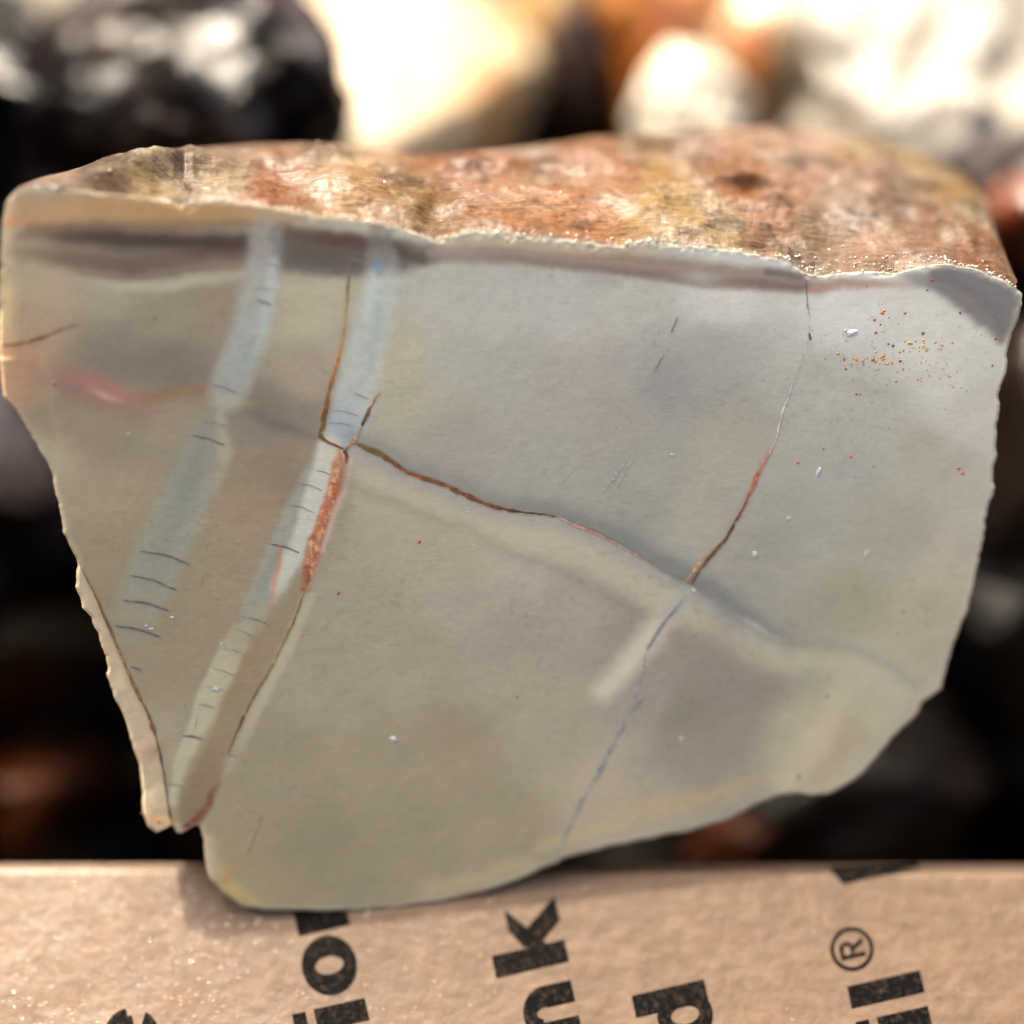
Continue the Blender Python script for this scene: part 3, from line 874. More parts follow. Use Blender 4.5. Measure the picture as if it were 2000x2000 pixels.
H += dent(380, 358, 150, 18, -0.0018, -6)           # conchoidal scoop
H += dent(300, 338, 160, 12, 0.0012, -8)
H += dent(905, 352, 42, 16, 0.0016) + dent(980, 360, 40, 12, 0.0011)
H += dent(1455, 400, 58, 11, -0.0009, 4) + dent(1450, 385, 70, 7, 0.0007, 2)
H += dent(850, 425, 40, 20, -0.0006, -40)
H += dent(640, 325, 40, 10, 0.0012)
H += dent(1560, 335, 60, 14, 0.0010, 10)
H += dent(1770, 405, 50, 16, -0.0007)
H += dent(560, 350, 22, 60, -0.0003, 15)
RV = RV + H[:, None] * RN
rind_pts = [(100,355,150,130,120),(200,340,120,95,75),(350,328,145,120,105),(450,310,172,150,140),(300,365,188,168,122),(450,345,192,182,156),(560,345,180,118,80),
 (530,388,192,108,68),(650,330,204,174,134),(620,310,160,130,115),(700,390,208,168,118),(800,412,184,142,86),(860,405,160,112,58),(890,350,196,112,78),
 (960,360,200,120,90),(1000,400,204,136,86),(1100,430,212,138,86),(1150,410,206,132,88),(1060,340,150,112,94),(1120,300,192,124,80),(1200,350,198,124,80),
 (1250,295,150,110,70),(1300,370,202,160,92),(1300,430,204,172,112),(1400,455,206,180,130),(1450,395,192,112,62),(1350,320,166,128,110),(1450,280,192,134,94),
 (1500,300,190,150,130),(1560,330,206,180,174),(1540,400,204,154,134),(1650,450,190,185,180),(1700,380,172,128,108),(1760,410,132,106,98),(1700,310,186,160,110),
 (1800,330,192,165,115),(1880,380,188,150,88),(1800,450,168,128,108),(1850,480,162,122,102),(1900,500,178,122,92),(1600,480,162,140,115),(1700,505,198,158,138),(1900,430,184,168,132)]
rx_ = RPX + 14 * fbm(XY / 3, 3, 141)
ry_ = RPY + 7 * fbm(XY / 3, 3, 142)
RC = shepard(rx_, ry_, rind_pts, 40.0)
n_a = fbm(XY / np.array([2.4, 1.2, 1.2]), 4, 143)
n_b = fbm(XY / np.array([1.1, .35, .35]), 3, 144)
n_c = fbm(XY / 5.0, 4, 145)
RC *= (1 + 0.16 * n_a + 0.16 * n_b)[:, None]
m = sstep(0.08, 0.45, n_c)[:, None] * 0.12
RC = RC * (1 - m) + s2l((186, 92, 52)) * m * 1.0
m = sstep(0.05, 0.5, fbm(XY / 3.5, 4, 147))[:, None] * 0.4
RC = RC * (1 - m) + s2l((214, 196, 176)) * m
m = sstep(0.15, 0.4, fbm(XY / 4.0, 4, 148))[:, None] * 0.5
RC = RC * (1 - m) + s2l((96, 72, 62)) * m
# cream rim right at the cut edge
m = (1 - sstep(0.01, 0.04, RTT + 0.03 * n_a))[:, None] * 0.5
RC = RC * (1 - m) + s2l((170, 158, 146)) * m
RC = RC * 0.66 + s2l((192, 150, 116)) * 0.34 * (RC.mean(1) / RC.mean())[:, None]
RC = np.clip(RC * np.array([0.160, 0.162, 0.160]), 0.006, 0.8)
# skirts close the rind at the back and the ends
last = RV[-nu:]
sk_l = np.minimum(0.02, bd * 0.5)[:, None]
skirt = last - FU * sk_l - FN * 0.001
RV2 = np.vstack([RV, last - FU * sk_l * 0.2 - FN * 0.001, skirt])
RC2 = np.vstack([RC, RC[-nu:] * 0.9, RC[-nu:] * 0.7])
link('weathered_rind', grid_mesh('weathered_rind', RV2 - sb, quads(nu, nv + 2), RC2), M_rind, slab)['label'] = 'rough brown and orange weathered top of the slab'

def rind_at(px, t):
    """a point on the rind above photo column px, t = depth fraction"""
    iu = int(np.clip(np.searchsorted(fx, px), 0, nu - 1))
    iv = int(np.clip(np.searchsorted(T, t), 0, nv - 1))
    return RV[iv * nu + iu]

# glittering broken quartz grains along the cut edge and over the rind (countless: one part)
bm = bmesh.new()
bmesh.ops.create_icosphere(bm, subdivisions=1, radius=1)
IV = np.array([v.co[:] for v in bm.verts])
IF = np.array([[v.index for v in f.verts] for f in bm.faces])
bm.free()

def scatter(points, radii, cols, flat=1.0, seed=0):
    r = np.random.default_rng(seed)
    Vv, Ff, Cc = [], [], []
    for k, (p, q, c) in enumerate(zip(points, radii, cols)):
        d = IV * q * (1 + 0.5 * (r.random((len(IV), 1)) - 0.5)) * (0.6 + 0.8 * r.random(3))
        ax = r.normal(size=3)
        ax /= np.linalg.norm(ax)
        M = np.array(Matrix.Rotation(r.random() * 6.28, 3, Vector(ax)))
        Vv.append(d @ M.T + p)
        Ff.append(IF + k * len(IV))
        Cc.append(np.repeat([c], len(IV), axis=0))
    return np.concatenate(Vv), np.concatenate(Ff), np.concatenate(Cc)

gp, gr, gc = [], [], []
gr_rng = np.random.default_rng(21)
for k in range(900):
    x = gr_rng.uniform(60, 1985)
    dens = 0.35 + 0.65 * (vnoise(np.array([[x / 70, 3.3]]), 151)[0] > -0.1) + (0.5 if x > 1550 else 0)
    if gr_rng.random() > dens:
        continue
    t = abs(gr_rng.normal(0, 0.016 if x < 1550 else 0.04))
    p = rind_at(x, t)
    gp.append(p + RN * 0.00002 + FN * gr_rng.uniform(-.0001, .0001))
    gr.append(gr_rng.uniform(0.00005, 0.0002))
    gc.append(s2l((176, 166, 154)) * gr_rng.uniform(0.4, 1.0))
for k in range(8):
    x, t = gr_rng.uniform(80, 1950), gr_rng.uniform(0.05, 0.95)
    gp.append(rind_at(x, t))
    gr.append(gr_rng.uniform(0.0001, 0.0004))
    gc.append(s2l((205, 176, 150)) * gr_rng.uniform(0.5, 1.0))
v_, f_, c_ = scatter(gp, gr, gc, seed=3)
link('quartz_grains', grid_mesh('quartz_grains', v_ - sb, f_, c_, smooth=False), M_grain, slab, 'stuff')

# ------------------------------------------------------------------ cracks: thin fillings lying in the face
def face_w(px, py):
    """relief of the face near the given pixels (coarse)"""
    return 0.00006 * fbm(np.c_[px, py] / 120, 3, 101)

def crack(pts, width, cols, name='crack', parent=None, jitter=1.6, seed=0, lift=0.00006, wvar=0.95, wfun=None):
    pts = np.array(pts, float)
    L = np.r_[0, np.cumsum(np.linalg.norm(np.diff(pts, axis=0), axis=1))]
    n = max(8, int(L[-1] / 3))
    s = np.linspace(0, L[-1], n)
    x, y = np.interp(s, L, pts[:, 0]), np.interp(s, L, pts[:, 1])
    # round the corners of the traced line
    for _ in range(3):
        x[1:-1] = (x[:-2] + 2 * x[1:-1] + x[2:]) / 4
        y[1:-1] = (y[:-2] + 2 * y[1:-1] + y[2:]) / 4
    x = x + jitter * fbm(np.c_[s / 14, s * 0 + seed], 3, 161)
    y = y + jitter * fbm(np.c_[s / 14, s * 0 + seed + 9], 3, 162)
    tx, ty = np.gradient(x), np.gradient(y)
    l = np.hypot(tx, ty) + 1e-9
    nx, ny = -ty / l, tx / l
    f = s / L[-1]
    w = np.interp(f, np.linspace(0, 1, np.size(width)), np.atleast_1d(width)) * 0.5
    w = w * np.clip(1 + wvar * fbm(np.c_[s / 17, s * 0 + seed + 3], 4, 163), 0.12, 2.2)
    w = w * sstep(0, 0.03, f) * sstep(1, 0.97, f) + 0.12
    cols = np.array([s2l(c) for c in cols])
    cc = np.stack([np.interp(f, np.linspace(0, 1, len(cols)), cols[:, k]) for k in range(3)], 1)
    cc = cc * (1 + 0.35 * fbm(np.c_[s / 7, s * 0 + seed + 5], 2, 164))[:, None]
    ex = W[-1] * 0
    V = []
    for sg, up in ((-1, 0), (0, 1), (1, 0)):
        X, Y = x + sg * nx * w, y + sg * ny * w
        extra = 0 if wfun is None else wfun(X, Y)
        V.append(face(X, Y, face_w(X, Y) + lift + up * 0.00001 + extra))
    V = np.concatenate(V)
    me = grid_mesh(name, V - sb, quads(n, 3), np.tile(np.clip(cc, 0.002, 0.8), (3, 1)))
    return link(name, me, M_crack, parent or cut)

BR, DK, OL, OR = (120, 74, 34), (66, 44, 28), (112, 92, 36), (190, 128, 62)
crack([(682,512),(680,560),(676,605),(672,640),(665,680),(655,720),(645,755),(637,790),(632,820),(630,835),(622,848)], [1.5,2.5,3,3,5,6,6,6,7], [(150,140,100),OL,(176,148,92),(190,140,80),OR,(150,100,48),BR,OL], seed=1)
crack([(622,848),(640,863),(655,868),(672,878)], [7,5,4,5], [OL,BR,BR,DK], seed=2)
crack([(745,765),(733,778),(720,805),(706,832)], [1.5,5,6,5], [(170,140,110),(160,96,52),BR,DK], seed=3)
crack([(706,832),(692,860),(674,880)], [4,6,5], [(180,150,110),(196,164,120),OL], seed=4)
crack(MAIN[:13], [6,7,5,5,6,7,6,5,5,4,4], [OL,OL,BR,(140,80,40),BR,(130,72,36),BR,BR,DK,DK,(120,80,56)], seed=5)
crack(MAIN[12:19], [3,3,3,2,2], [(190,150,128),(198,140,112),(186,140,116),(160,140,126),(150,140,130)], seed=6, wvar=.8)
crack([(672,878),(678,890),(676,905)], [8,9,5], [(90,74,34),(84,62,30),(150,100,60)], seed=7)
crack([(1348,1142),(1365,1115),(1385,1090),(1403,1068),(1420,1050),(1435,1020)], [5,5,5,4,4], [(96,84,56),(88,64,40),(100,74,44),(92,60,40)], seed=8)
crack([(1340,1136),(1357,1112),(1377,1086),(1395,1064)], [3,4,3,2], [(206,160,104),(204,150,96),(200,160,110)], seed=9)
crack([(1435,1020),(1455,985),(1470,950),(1490,905),(1505,880),(1515,860)], [4,5,6,6,4,3], [(80,50,40),(150,88,60),(176,110,82),(180,110,84),(190,140,118),(204,184,166)], seed=10)
crack([(1515,860),(1522,830),(1530,800),(1545,760),(1560,720)], [2.5,3,3,2,1], [(206,194,178),(214,206,190),(206,198,184)], seed=11)
crack([(1560,720),(1572,688),(1580,655),(1582,620),(1576,580)], [1.5,2,2,1.5,1], [(196,190,178),(200,194,182),(196,190,180)], seed=36)
crack([(1580,650),(1583,664)], [4,3], [(84,76,76),(90,80,78)], seed=12)
crack([(1573,545),(1576,580),(1578,605)], [3,2,1], [(116,106,104),(140,130,126)], seed=13)
crack([(0,676),(30,672),(60,667),(90,655),(122,642),(155,632)], [4,4,4,3,2], [(96,74,24),(110,84,34),(140,90,40),(150,100,66),(136,110,90)], seed=14)
crack(SPL[1:], [3,4,4,4,5,6,6,4,3,3], [(150,124,84),(120,92,40),(106,82,36),(140,120,84),(126,100,44),(120,90,44),(110,70,40),(100,76,60),(90,70,60),(80,54,42)], seed=15, lift=0.00008)
crack([(1338,1164),(1315,1193),(1290,1225),(1262,1272)], [3,4,5,4], [(140,142,142),(128,131,134),(122,124,128)], seed=16, wvar=.3)
for k, (a, c_, w) in enumerate([((1258,1360),(1232,1395),3), ((1222,1410),(1205,1438),3), ((1202,1448),(1184,1474),6), ((1182,1486),(1164,1522),7), ((1142,1552),(1122,1592),5), ((1116,1604),(1100,1640),4)]):
    crack([a, c_], [w * .5, w, w * .6], [(140,138,138),(126,122,124),(138,136,134)], name='vein_dash', seed=20 + k, wvar=.3)
crack([(1262,1272),(1250,1330),(1222,1402),(1184,1478),(1146,1546),(1112,1610),(1080,1678)], [3,3,4,4,3,3], [(150,149,146),(156,156,155),(152,152,151),(154,154,153)], seed=30, lift=0.000045)
crack([(595,1152),(575,1210),(550,1262),(525,1312),(500,1352),(478,1396)], [2,3,3,4,4,5], [(140,122,74),(126,104,56),(150,132,70),(132,108,58),(96,74,48)], seed=31)
crack([(478,1396),(460,1432),(446,1472)], [5,3,2], [(88,64,46),(130,100,76)], seed=32)
crack([(512,1592),(498,1632),(482,1668)], [1.5,2.5,2], [(140,128,110),(134,118,98),(150,130,104)], seed=33)
crack([(1325,618),(1310,650)], [1.5,3,1.5], [(140,138,136),(120,116,114)], seed=34)
crack([(1298,690),(1275,728)], [1.5,2,1], [(142,138,134),(128,124,120)], seed=35)
# short cross cracks in the pale veins
CROSS = [((500,586),(530,596),3), ((497,563),(528,566),1.5), ((516,515),(546,520),2), ((404,750),(465,768),1.8), ((372,850),(440,870),3), ((395,822),(445,833),1.2),
         ((272,1076),(372,1102),4), ((256,1124),(346,1153),4), ((240,1172),(330,1192),5), ((223,1222),(312,1244),5), ((254,1302),(278,1309),3.5),
         ((690,768),(720,780),1.8), ((652,802),(700,812),1.8), ((640,826),(690,832),1.8), ((616,918),(648,928),1.8), ((578,942),(630,958),1.8), ((562,984),(614,1002),1.8),
         ((527,1062),(585,1080),3.2), ((470,1204),(528,1220),2.4), ((456,1226),(505,1250),1.2), ((436,1266),(486,1282),1.2), ((414,1304),(462,1322),1.5), ((400,1340),(442,1350),1.2), ((384,1374),(420,1383),2.2),
         ((354,1437),(396,1443),4.5), ((386,1400),(380,1425),1.5), ((322,1530),(366,1541),2), ((440,1472),(468,1480),2), ((625,722),(640,730),1.2), ((680,505),(722,515),2)]
for k, (a, c_, w) in enumerate(CROSS):
    mx_, my_ = (a[0] + c_[0]) / 2, (a[1] + c_[1]) / 2 - 0.06 * abs(c_[0] - a[0])
    dk = (116, 110, 100) if w > 2.6 else (142, 141, 134)
    w = w * 0.85
    crack([a, (mx_, my_), c_], [w * .6, w, w * .9], [dk, tuple(int(v * .88) for v in dk), dk], name='hairline_crack', seed=40 + k, jitter=1.0, wvar=.3)
# pale scratches
for k, (a, c_, w) in enumerate([((1222,898),(1190,950),2), ((1240,888),(1196,962),2), ((1214,905),(1178,962),1.5), ((1125,905),(1085,960),1.2)]):
    crack([a, c_], [w * .3, w, w * .3], [(186,184,178), (180,178,170)], name='scratch', seed=90 + k, jitter=.4)

# ------------------------------------------------------------------ rust specks and bits of grit on the face
sp = np.random.default_rng(33)
bm = bmesh.new()
bmesh.ops.create_icosphere(bm, subdivisions=1, radius=1)
bm.free()
PXS, RS, CS_ = [], [], []
def speck(x, y, r, c):
    PXS.append((x, y)); RS.append(r); CS_.append(s2l(c))
for (x, y, r) in [(1720,525,3.2),(1750,530,3),(1820,547,4),(1811,566,3),(1693,558,2.5),(1727,607,4),(1723,611,5),(1767,611,4),(1875,611,4),(1708,625,4),(1736,620,3),(1720,634,3),
                  (1710,650,4.5),(1803,651,4.5),(1945,661,4),(1744,676,4),(1735,672,3),(1757,688,3),(1758,705,4.5),(1706,703,4),(1649,702,4),(1652,720,4),(1938,714,3),(1764,721,3),
                  (1750,745,3),(1862,756,2.5),(1792,742,2.5),(1673,770,3),(1680,770,3),(1558,904,4),(1661,892,4),(1872,915,5),(1880,924,4.5),(1608,876,3),(1706,911,2.5),(1860,670,3),(1853,734,2.5),
                  (661,1158,5),(819,1058,4),(1010,1362,3.5),(105,748,5),(303,620,3.5),(1764,1193,4),(1753,1237,3),(1615,1360,3.5),(310,1605,5),(1560,1518,5),(590,1240,2.5)]:
    speck(x, y, r, [(186, 104, 40), (150, 72, 36), (170, 88, 40)][sp.integers(3)])
for k in range(90):
    x, y = sp.normal(1780, 70), sp.normal(705, 34)
    speck(x, y, sp.uniform(.8, 2.2), [(190, 120, 50), (160, 84, 40), (200, 150, 80)][sp.integers(3)])
for k in range(26):
    x, y = sp.normal(1690, 36), sp.normal(702, 7)
    speck(x, y, sp.uniform(1.5, 5), (206, 152, 70))
for k in range(14):
    speck(sp.normal(1800, 30), sp.normal(672, 7), sp.uniform(1.5, 4.5), (204, 164, 86))
for k in range(60):
    speck(sp.uniform(1550, 1900), sp.uniform(560, 1000), sp.uniform(.8, 2), (184, 120, 70))
for k in range(55):
    x, y = sp.uniform(250, 1750), sp.uniform(560, 1600)
    speck(x, y, sp.uniform(.7, 1.7), [(186, 140, 120), (90, 84, 80), (190, 150, 110), (206, 190, 180)][sp.integers(4)])
PXS = np.array(PXS)
ps = face(PXS[:, 0], PXS[:, 1], face_w(PXS[:, 0], PXS[:, 1]) + 0.00001)
Vv, Ff, Cc = [], [], []
for k in range(len(ps)):
    r = RS[k] * PXM * 0.8
    q = IV * r
    q = q * (1 + 0.5 * (sp.random((len(IV), 1)) - .5))
    h = q @ FN
    q = q - np.outer(h * 0.85, FN)
    Vv.append(q + ps[k]); Ff.append(IF + k * len(IV)); Cc.append(np.repeat([CS_[k]], len(IV), axis=0))
link('rust_specks', grid_mesh('rust_specks', np.concatenate(Vv) - sb, np.concatenate(Ff), np.clip(np.concatenate(Cc), 0, .8)), M_speck, cut, 'stuff')

# white crystal bits and chips that stand on the face
bits = [(768,1443,8,6,40),(1475,1083,6,6,0),(1598,922,12,5,-60),(1663,650,15,8,-20),(1650,646,6,4,0),(1540,1012,6,3,0),(1692,1082,3,10,20),(1330,1442,5,4,0),(418,1345,11,5,10),(433,1257,4,3,0),(445,1277,3,2,0),
        (295,1228,6,3,0),(285,1222,4,2,0),(336,1206,6,3,20),(1312,888,6,2,10),(1157,703,3,2,0),(250,847,3,3,0),(912,1000,4,2,0),(1355,1153,6,3,30)]
Vv, Ff = [], []
for k, (x, y, a, c_, rot) in enumerate(bits):
    ca, sa = math.cos(R(rot)), math.sin(R(rot))
    ex = RT * ca + FU * -sa
    ey = RT * sa + FU * ca
    q = IV * (1 + 0.35 * (sp.random((len(IV), 1)) - .5))
    P = np.outer(q[:, 0] * a * PXM, ex) + np.outer(q[:, 1] * c_ * PXM, ey) + np.outer(q[:, 2] * min(a, c_) * PXM * .35, FN)
    Vv.append(P + face(np.array([float(x)]), np.array([float(y)]), face_w(np.array([x]), np.array([y])))[0]); Ff.append(IF + k * len(IV))
Vv = np.concatenate(Vv)
link('crystal_bits', grid_mesh('crystal_bits', Vv - sb, np.concatenate(Ff), np.repeat([s2l((206, 203, 196))], len(Vv), axis=0), smooth=False), M_grain, cut, 'stuff')

# ------------------------------------------------------------------ wet stones in the box
bm = bmesh.new()
bmesh.ops.create_icosphere(bm, subdivisions=5, radius=1)
I5 = np.array([v.co[:] for v in bm.verts])
F5 = np.array([[v.index for v in f.verts] for f in bm.faces])
bm.free()
I5 /= np.linalg.norm(I5, axis=1)[:, None]

def stone_mat(name, **kw):
    return attr_material(name, **kw)

MATS = {
    'black': stone_mat('wet_black_stone', rough=0.2, rough_var=0.06, bump=0.8, bump_scale=150, grain=0.3, grain_scale=300, bump_dist=0.002, wet=(75, 0.02, 0.9)),
    'shade': stone_mat('shade_stone', rough=0.35, rough_var=0.1, bump=0.6, bump_scale=200, grain=0.3, grain_scale=300, bump_dist=0.0015, spec=0.08),  # low gloss, used with darkened colours to imitate deep shade
    'cream': stone_mat('pale_stone', rough=0.45, rough_var=0.2, bump=0.5, bump_scale=260, grain=0.06, grain_scale=500, coat=0.25, coat_rough=0.12, bump_dist=0.0008, sss=0.2),
    'rough': stone_mat('rough_pale_stone', rough=0.5, rough_var=0.2, bump=0.9, bump_scale=320, grain=0.12, grain_scale=700, coat=0.5, coat_rough=0.2, bump_dist=0.0014),
    'amber': stone_mat('amber_agate', rough=0.15, rough_var=0.08, bump=0.5, bump_scale=260, grain=0.2, grain_scale=350, coat=0.7, coat_rough=0.16, bump_dist=0.0016, sss=0.25),
    'brown': stone_mat('wet_brown_stone', rough=0.2, rough_var=0.1, bump=0.6, bump_scale=260, grain=0.25, grain_scale=400, bump_dist=0.001, spec=0.25),
}

def stone(name, label, px, py, depth, w, h, thick, mat, pal, seed, facets=9, rot=0.0, rough=0.10, cat='stone', group=None, cut_lo=0.55, zones=None, scale=2.2, tilt=0.0, gain=1.0):
    """px,py centre in the photo, depth in metres from the camera, w,h in photo pixels, thick in metres"""
    r = np.random.default_rng(seed)
    P = I5.copy()
    for k in range(facets):
        n = r.normal(size=3)
        n /= np.linalg.norm(n)
        d = r.uniform(cut_lo, 0.86)
        over = P @ n - d
        P = P - np.outer(np.where(over > 0, over * 0.93, 0), n)
    P = P * (1 + rough * 1.1 * fbm(P * 1.7 + seed, 4, seed))[:, None]
    P = P + I5 * (rough * 0.30 * fbm(P * 6 + seed, 4, seed + 1))[:, None]
    cr = 1 - np.abs(vnoise(P * 3.1 + seed, seed + 2)) * 2
    P = P + I5 * (rough * 0.12 * cr)[:, None]
    P /= (np.abs(P).max(0))
    k = PXM * depth / FDIST
    a = R(rot)
    cx = P[:, 0] * w * k / 2
    cy = P[:, 1] * h * k / 2
    X = cx * math.cos(a) - cy * math.sin(a)
    Y = cx * math.sin(a) + cy * math.cos(a)
    Z = P[:, 2] * thick / 2
    ta = R(tilt)                              # lean the stone's broad side back towards the sky
    Wp = np.outer(X, RT) + np.outer(Y / math.cos(ta), UP * math.cos(ta) + DIR * math.sin(ta)) + np.outer(Z, -DIR * math.cos(ta) + UP * math.sin(ta))
    cen = CAM + ray(np.array(float(px)), np.array(float(py))) * depth
    n1 = fbm(P * scale + seed * 1.3, 4, seed + 5) * 1.8
    n2 = fbm(P * scale * 2.6 + seed, 4, seed + 6) * 1.8
    pal = [s2l(c) for c in pal]
    c = np.tile(pal[0], (len(P), 1))
    m = sstep(-0.25, 0.45, n1)[:, None]
    c = c * (1 - m) + pal[1] * m
    if len(pal) > 2:
        m = sstep(0.15, 0.6, n2)[:, None]
        c = c * (1 - m) + pal[2] * m
    if zones:
        for (zx, zy, zr, zc, za) in zones:      # photo-plane colour zones of the stone, in -1..1
            dd = np.hypot(P[:, 0] - zx, P[:, 1] - zy) + 0.25 * n2 * zr
            m = za * (1 - sstep(zr * 0.6, zr * 1.1, dd))[:, None]
            c = c * (1 - m) + s2l(zc) * m
    base = cen + np.array([0, 0, Wp[:, 2].min()])
    me = grid_mesh(name, Wp + cen - base, F5, np.clip(c * gain, 0.002, 0.85))
    o = link(name, me, MATS[mat])
    o.location = base
    tag(o, label, cat, group)
    return o

KG = 'wet stones heaped in the box'
# back row, left to right
stone('stone', 'blurred cream stone in the top left corner behind the black stone', 20, 60, 0.350, 420, 330, 0.03, 'cream', [(205,196,178),(222,212,194),(190,176,150)], 301, rough=.06, tilt=40, gain=.55, group=KG)
stone('stone', 'large glossy black wet stone with brown crown behind the slab', 345, 195, 0.316, 850, 480, 0.042, 'black', [(9,8,9),(16,14,14),(34,25,23)], 302, facets=12, rot=-8, rough=.25, tilt=34,
      zones=[(.1, .62, .45, (62,38,34), .9), (-.62, .3, .2, (60,54,50), .7), (.6, .25, .3, (50,30,28), .6)], group=KG)
stone('stone', 'big smooth cream stone behind the middle of the slab', 735, 165, 0.345, 640, 600, 0.022, 'cream', [(216,194,158),(228,214,186),(202,168,122)], 303, facets=9, cut_lo=.72, rot=-16, rough=.11, tilt=46, gain=.5, scale=3.5,
      zones=[(.15, -.35, .25, (176,130,66), .7), (.7, -.1, .25, (190,140,80), .8), (-.2, .5, .3, (206,150,96), .5), (.1, .1, .2, (236,226,206), .6)], group=KG)
stone('stone', 'yellow and orange pebble beside the big cream stone', 1062, 60, 0.365, 190, 240, 0.03, 'amber', [(206,172,92),(222,196,138),(190,90,30)], 304, facets=6, rough=.06, tilt=40, gain=.8, zones=[(-.6, .6, .6, (196,84,30), .9)], group=KG)
stone('stone', 'dark brown stone standing in for the shaded gap behind the slab', 1135, 170, 0.365, 300, 420, 0.05, 'shade', [(30,20,17),(44,31,26),(20,15,14)], 305, group=KG)  # dark colour stands in for the shade of the gap
stone('stone', 'amber brown glossy stone right of the dark gap', 1310, 110, 0.362, 330, 420, 0.045, 'amber', [(150,80,18),(120,58,14),(186,124,44)], 306, facets=10, rough=.12, tilt=34, gain=.95, group=KG)
stone('stone', 'small white stone in front of the amber stones', 1345, 215, 0.325, 260, 230, 0.022, 'cream', [(226,216,196),(236,230,216),(206,190,160)], 307, facets=16, cut_lo=.72, rough=.22, tilt=42, gain=.55, group=KG)
stone('stone', 'small honey and white stone above the white one', 1470, 130, 0.352, 170, 210, 0.03, 'amber', [(214,190,150),(226,212,186),(190,110,40)], 308, facets=8, rough=.1, tilt=35, gain=.8, zones=[(-.3, -.7, .5, (196,110,30), .9)], group=KG)
stone('stone', 'pinkish cream stone at the top edge', 1560, 20, 0.385, 420, 230, 0.04, 'cream', [(216,190,176),(226,208,196),(200,160,140)], 309, rough=.08, tilt=40, gain=.8, group=KG)
stone('stone', 'big rough whitish stone at the top right', 1790, 245, 0.335, 780, 640, 0.05, 'rough', [(170,160,142),(212,206,194),(112,100,82)], 310, facets=8, rot=-22, rough=.3, scale=5.5, tilt=44, gain=.5, group=KG)
stone('stone', 'grey stone behind the big whitish one', 1960, 20, 0.39, 380, 320, 0.05, 'rough', [(150,146,144),(170,164,160),(120,112,104)], 311, tilt=40, gain=.8, group=KG)
# right side: stones below the rust red one are darkened to paint the shade
stone('stone', 'rust red wet stone right of the slab under the whitish stone', 2030, 440, 0.31, 260, 190, 0.04, 'amber', [(104,44,20),(130,60,28),(70,30,18)], 312, gain=.5, rough=.08, group=KG)
stone('stone', 'dark brown wet stone beyond the right edge of the slab', 2040, 860, 0.315, 330, 560, 0.05, 'brown', [(44,33,28),(30,22,19),(52,40,33)], 313, gain=.5, rough=.1, group=KG)
stone('stone', 'shade-darkened stone low beside the right edge of the slab', 1990, 1230, 0.325, 520, 430, 0.05, 'shade', [(9,8,8),(18,11,9),(12,11,14)], 314, gain=.5, rough=.12, group=KG)
stone('stone', 'shade-darkened stone under the lower right of the slab', 1640, 1560, 0.33, 700, 420, 0.05, 'shade', [(10,9,9),(18,14,12),(26,16,12)], 315, gain=.5, rough=.12, group=KG)
stone('stone', 'orange brown stone glimpsed under the middle of the slab', 1440, 1660, 0.315, 230, 170, 0.03, 'shade', [(66,30,8),(46,22,8),(28,16,8)], 316, gain=.5, rough=.1, group=KG)
stone('stone', 'dull olive stone glimpsed below the slab near the fold', 1230, 1690, 0.318, 200, 130, 0.03, 'shade', [(20,19,14),(15,14,11),(24,23,18)], 317, gain=.5, rough=.1, group=KG)
# left side: all but the mottled grey stone carry the shade in their colour
stone('stone', 'mottled grey stone left of the slab', 0, 880, 0.32, 210, 230, 0.04, 'rough', [(150,146,150),(176,172,172),(110,100,98)], 318, rough=.12, tilt=35, group=KG)
stone('stone', 'shade-darkened stone below the black stone at left', 60, 560, 0.33, 420, 420, 0.05, 'shade', [(14,13,14),(28,22,20),(40,30,28)], 319, gain=.5, rough=.1, group=KG)
stone('stone', 'dark olive stone left of the splintered edge', 70, 1270, 0.33, 380, 270, 0.04, 'shade', [(36,32,27),(24,20,17),(46,38,28)], 320, gain=.5, rough=.1, zones=[(0, -.6, .5, (72,36,10), .8)], group=KG)
stone('stone', 'dark amber stone at the lower left above the flap', 60, 1555, 0.325, 330, 230, 0.035, 'shade', [(72,34,8),(46,22,8),(24,15,9)], 321, gain=.5, rough=.1, group=KG)
stone('stone', 'shade-darkened stone between slab tip and flap at lower left', 330, 1500, 0.345, 520, 520, 0.05, 'shade', [(10,9,9),(18,14,13),(14,12,12)], 322, gain=.5, rough=.12, group=KG)

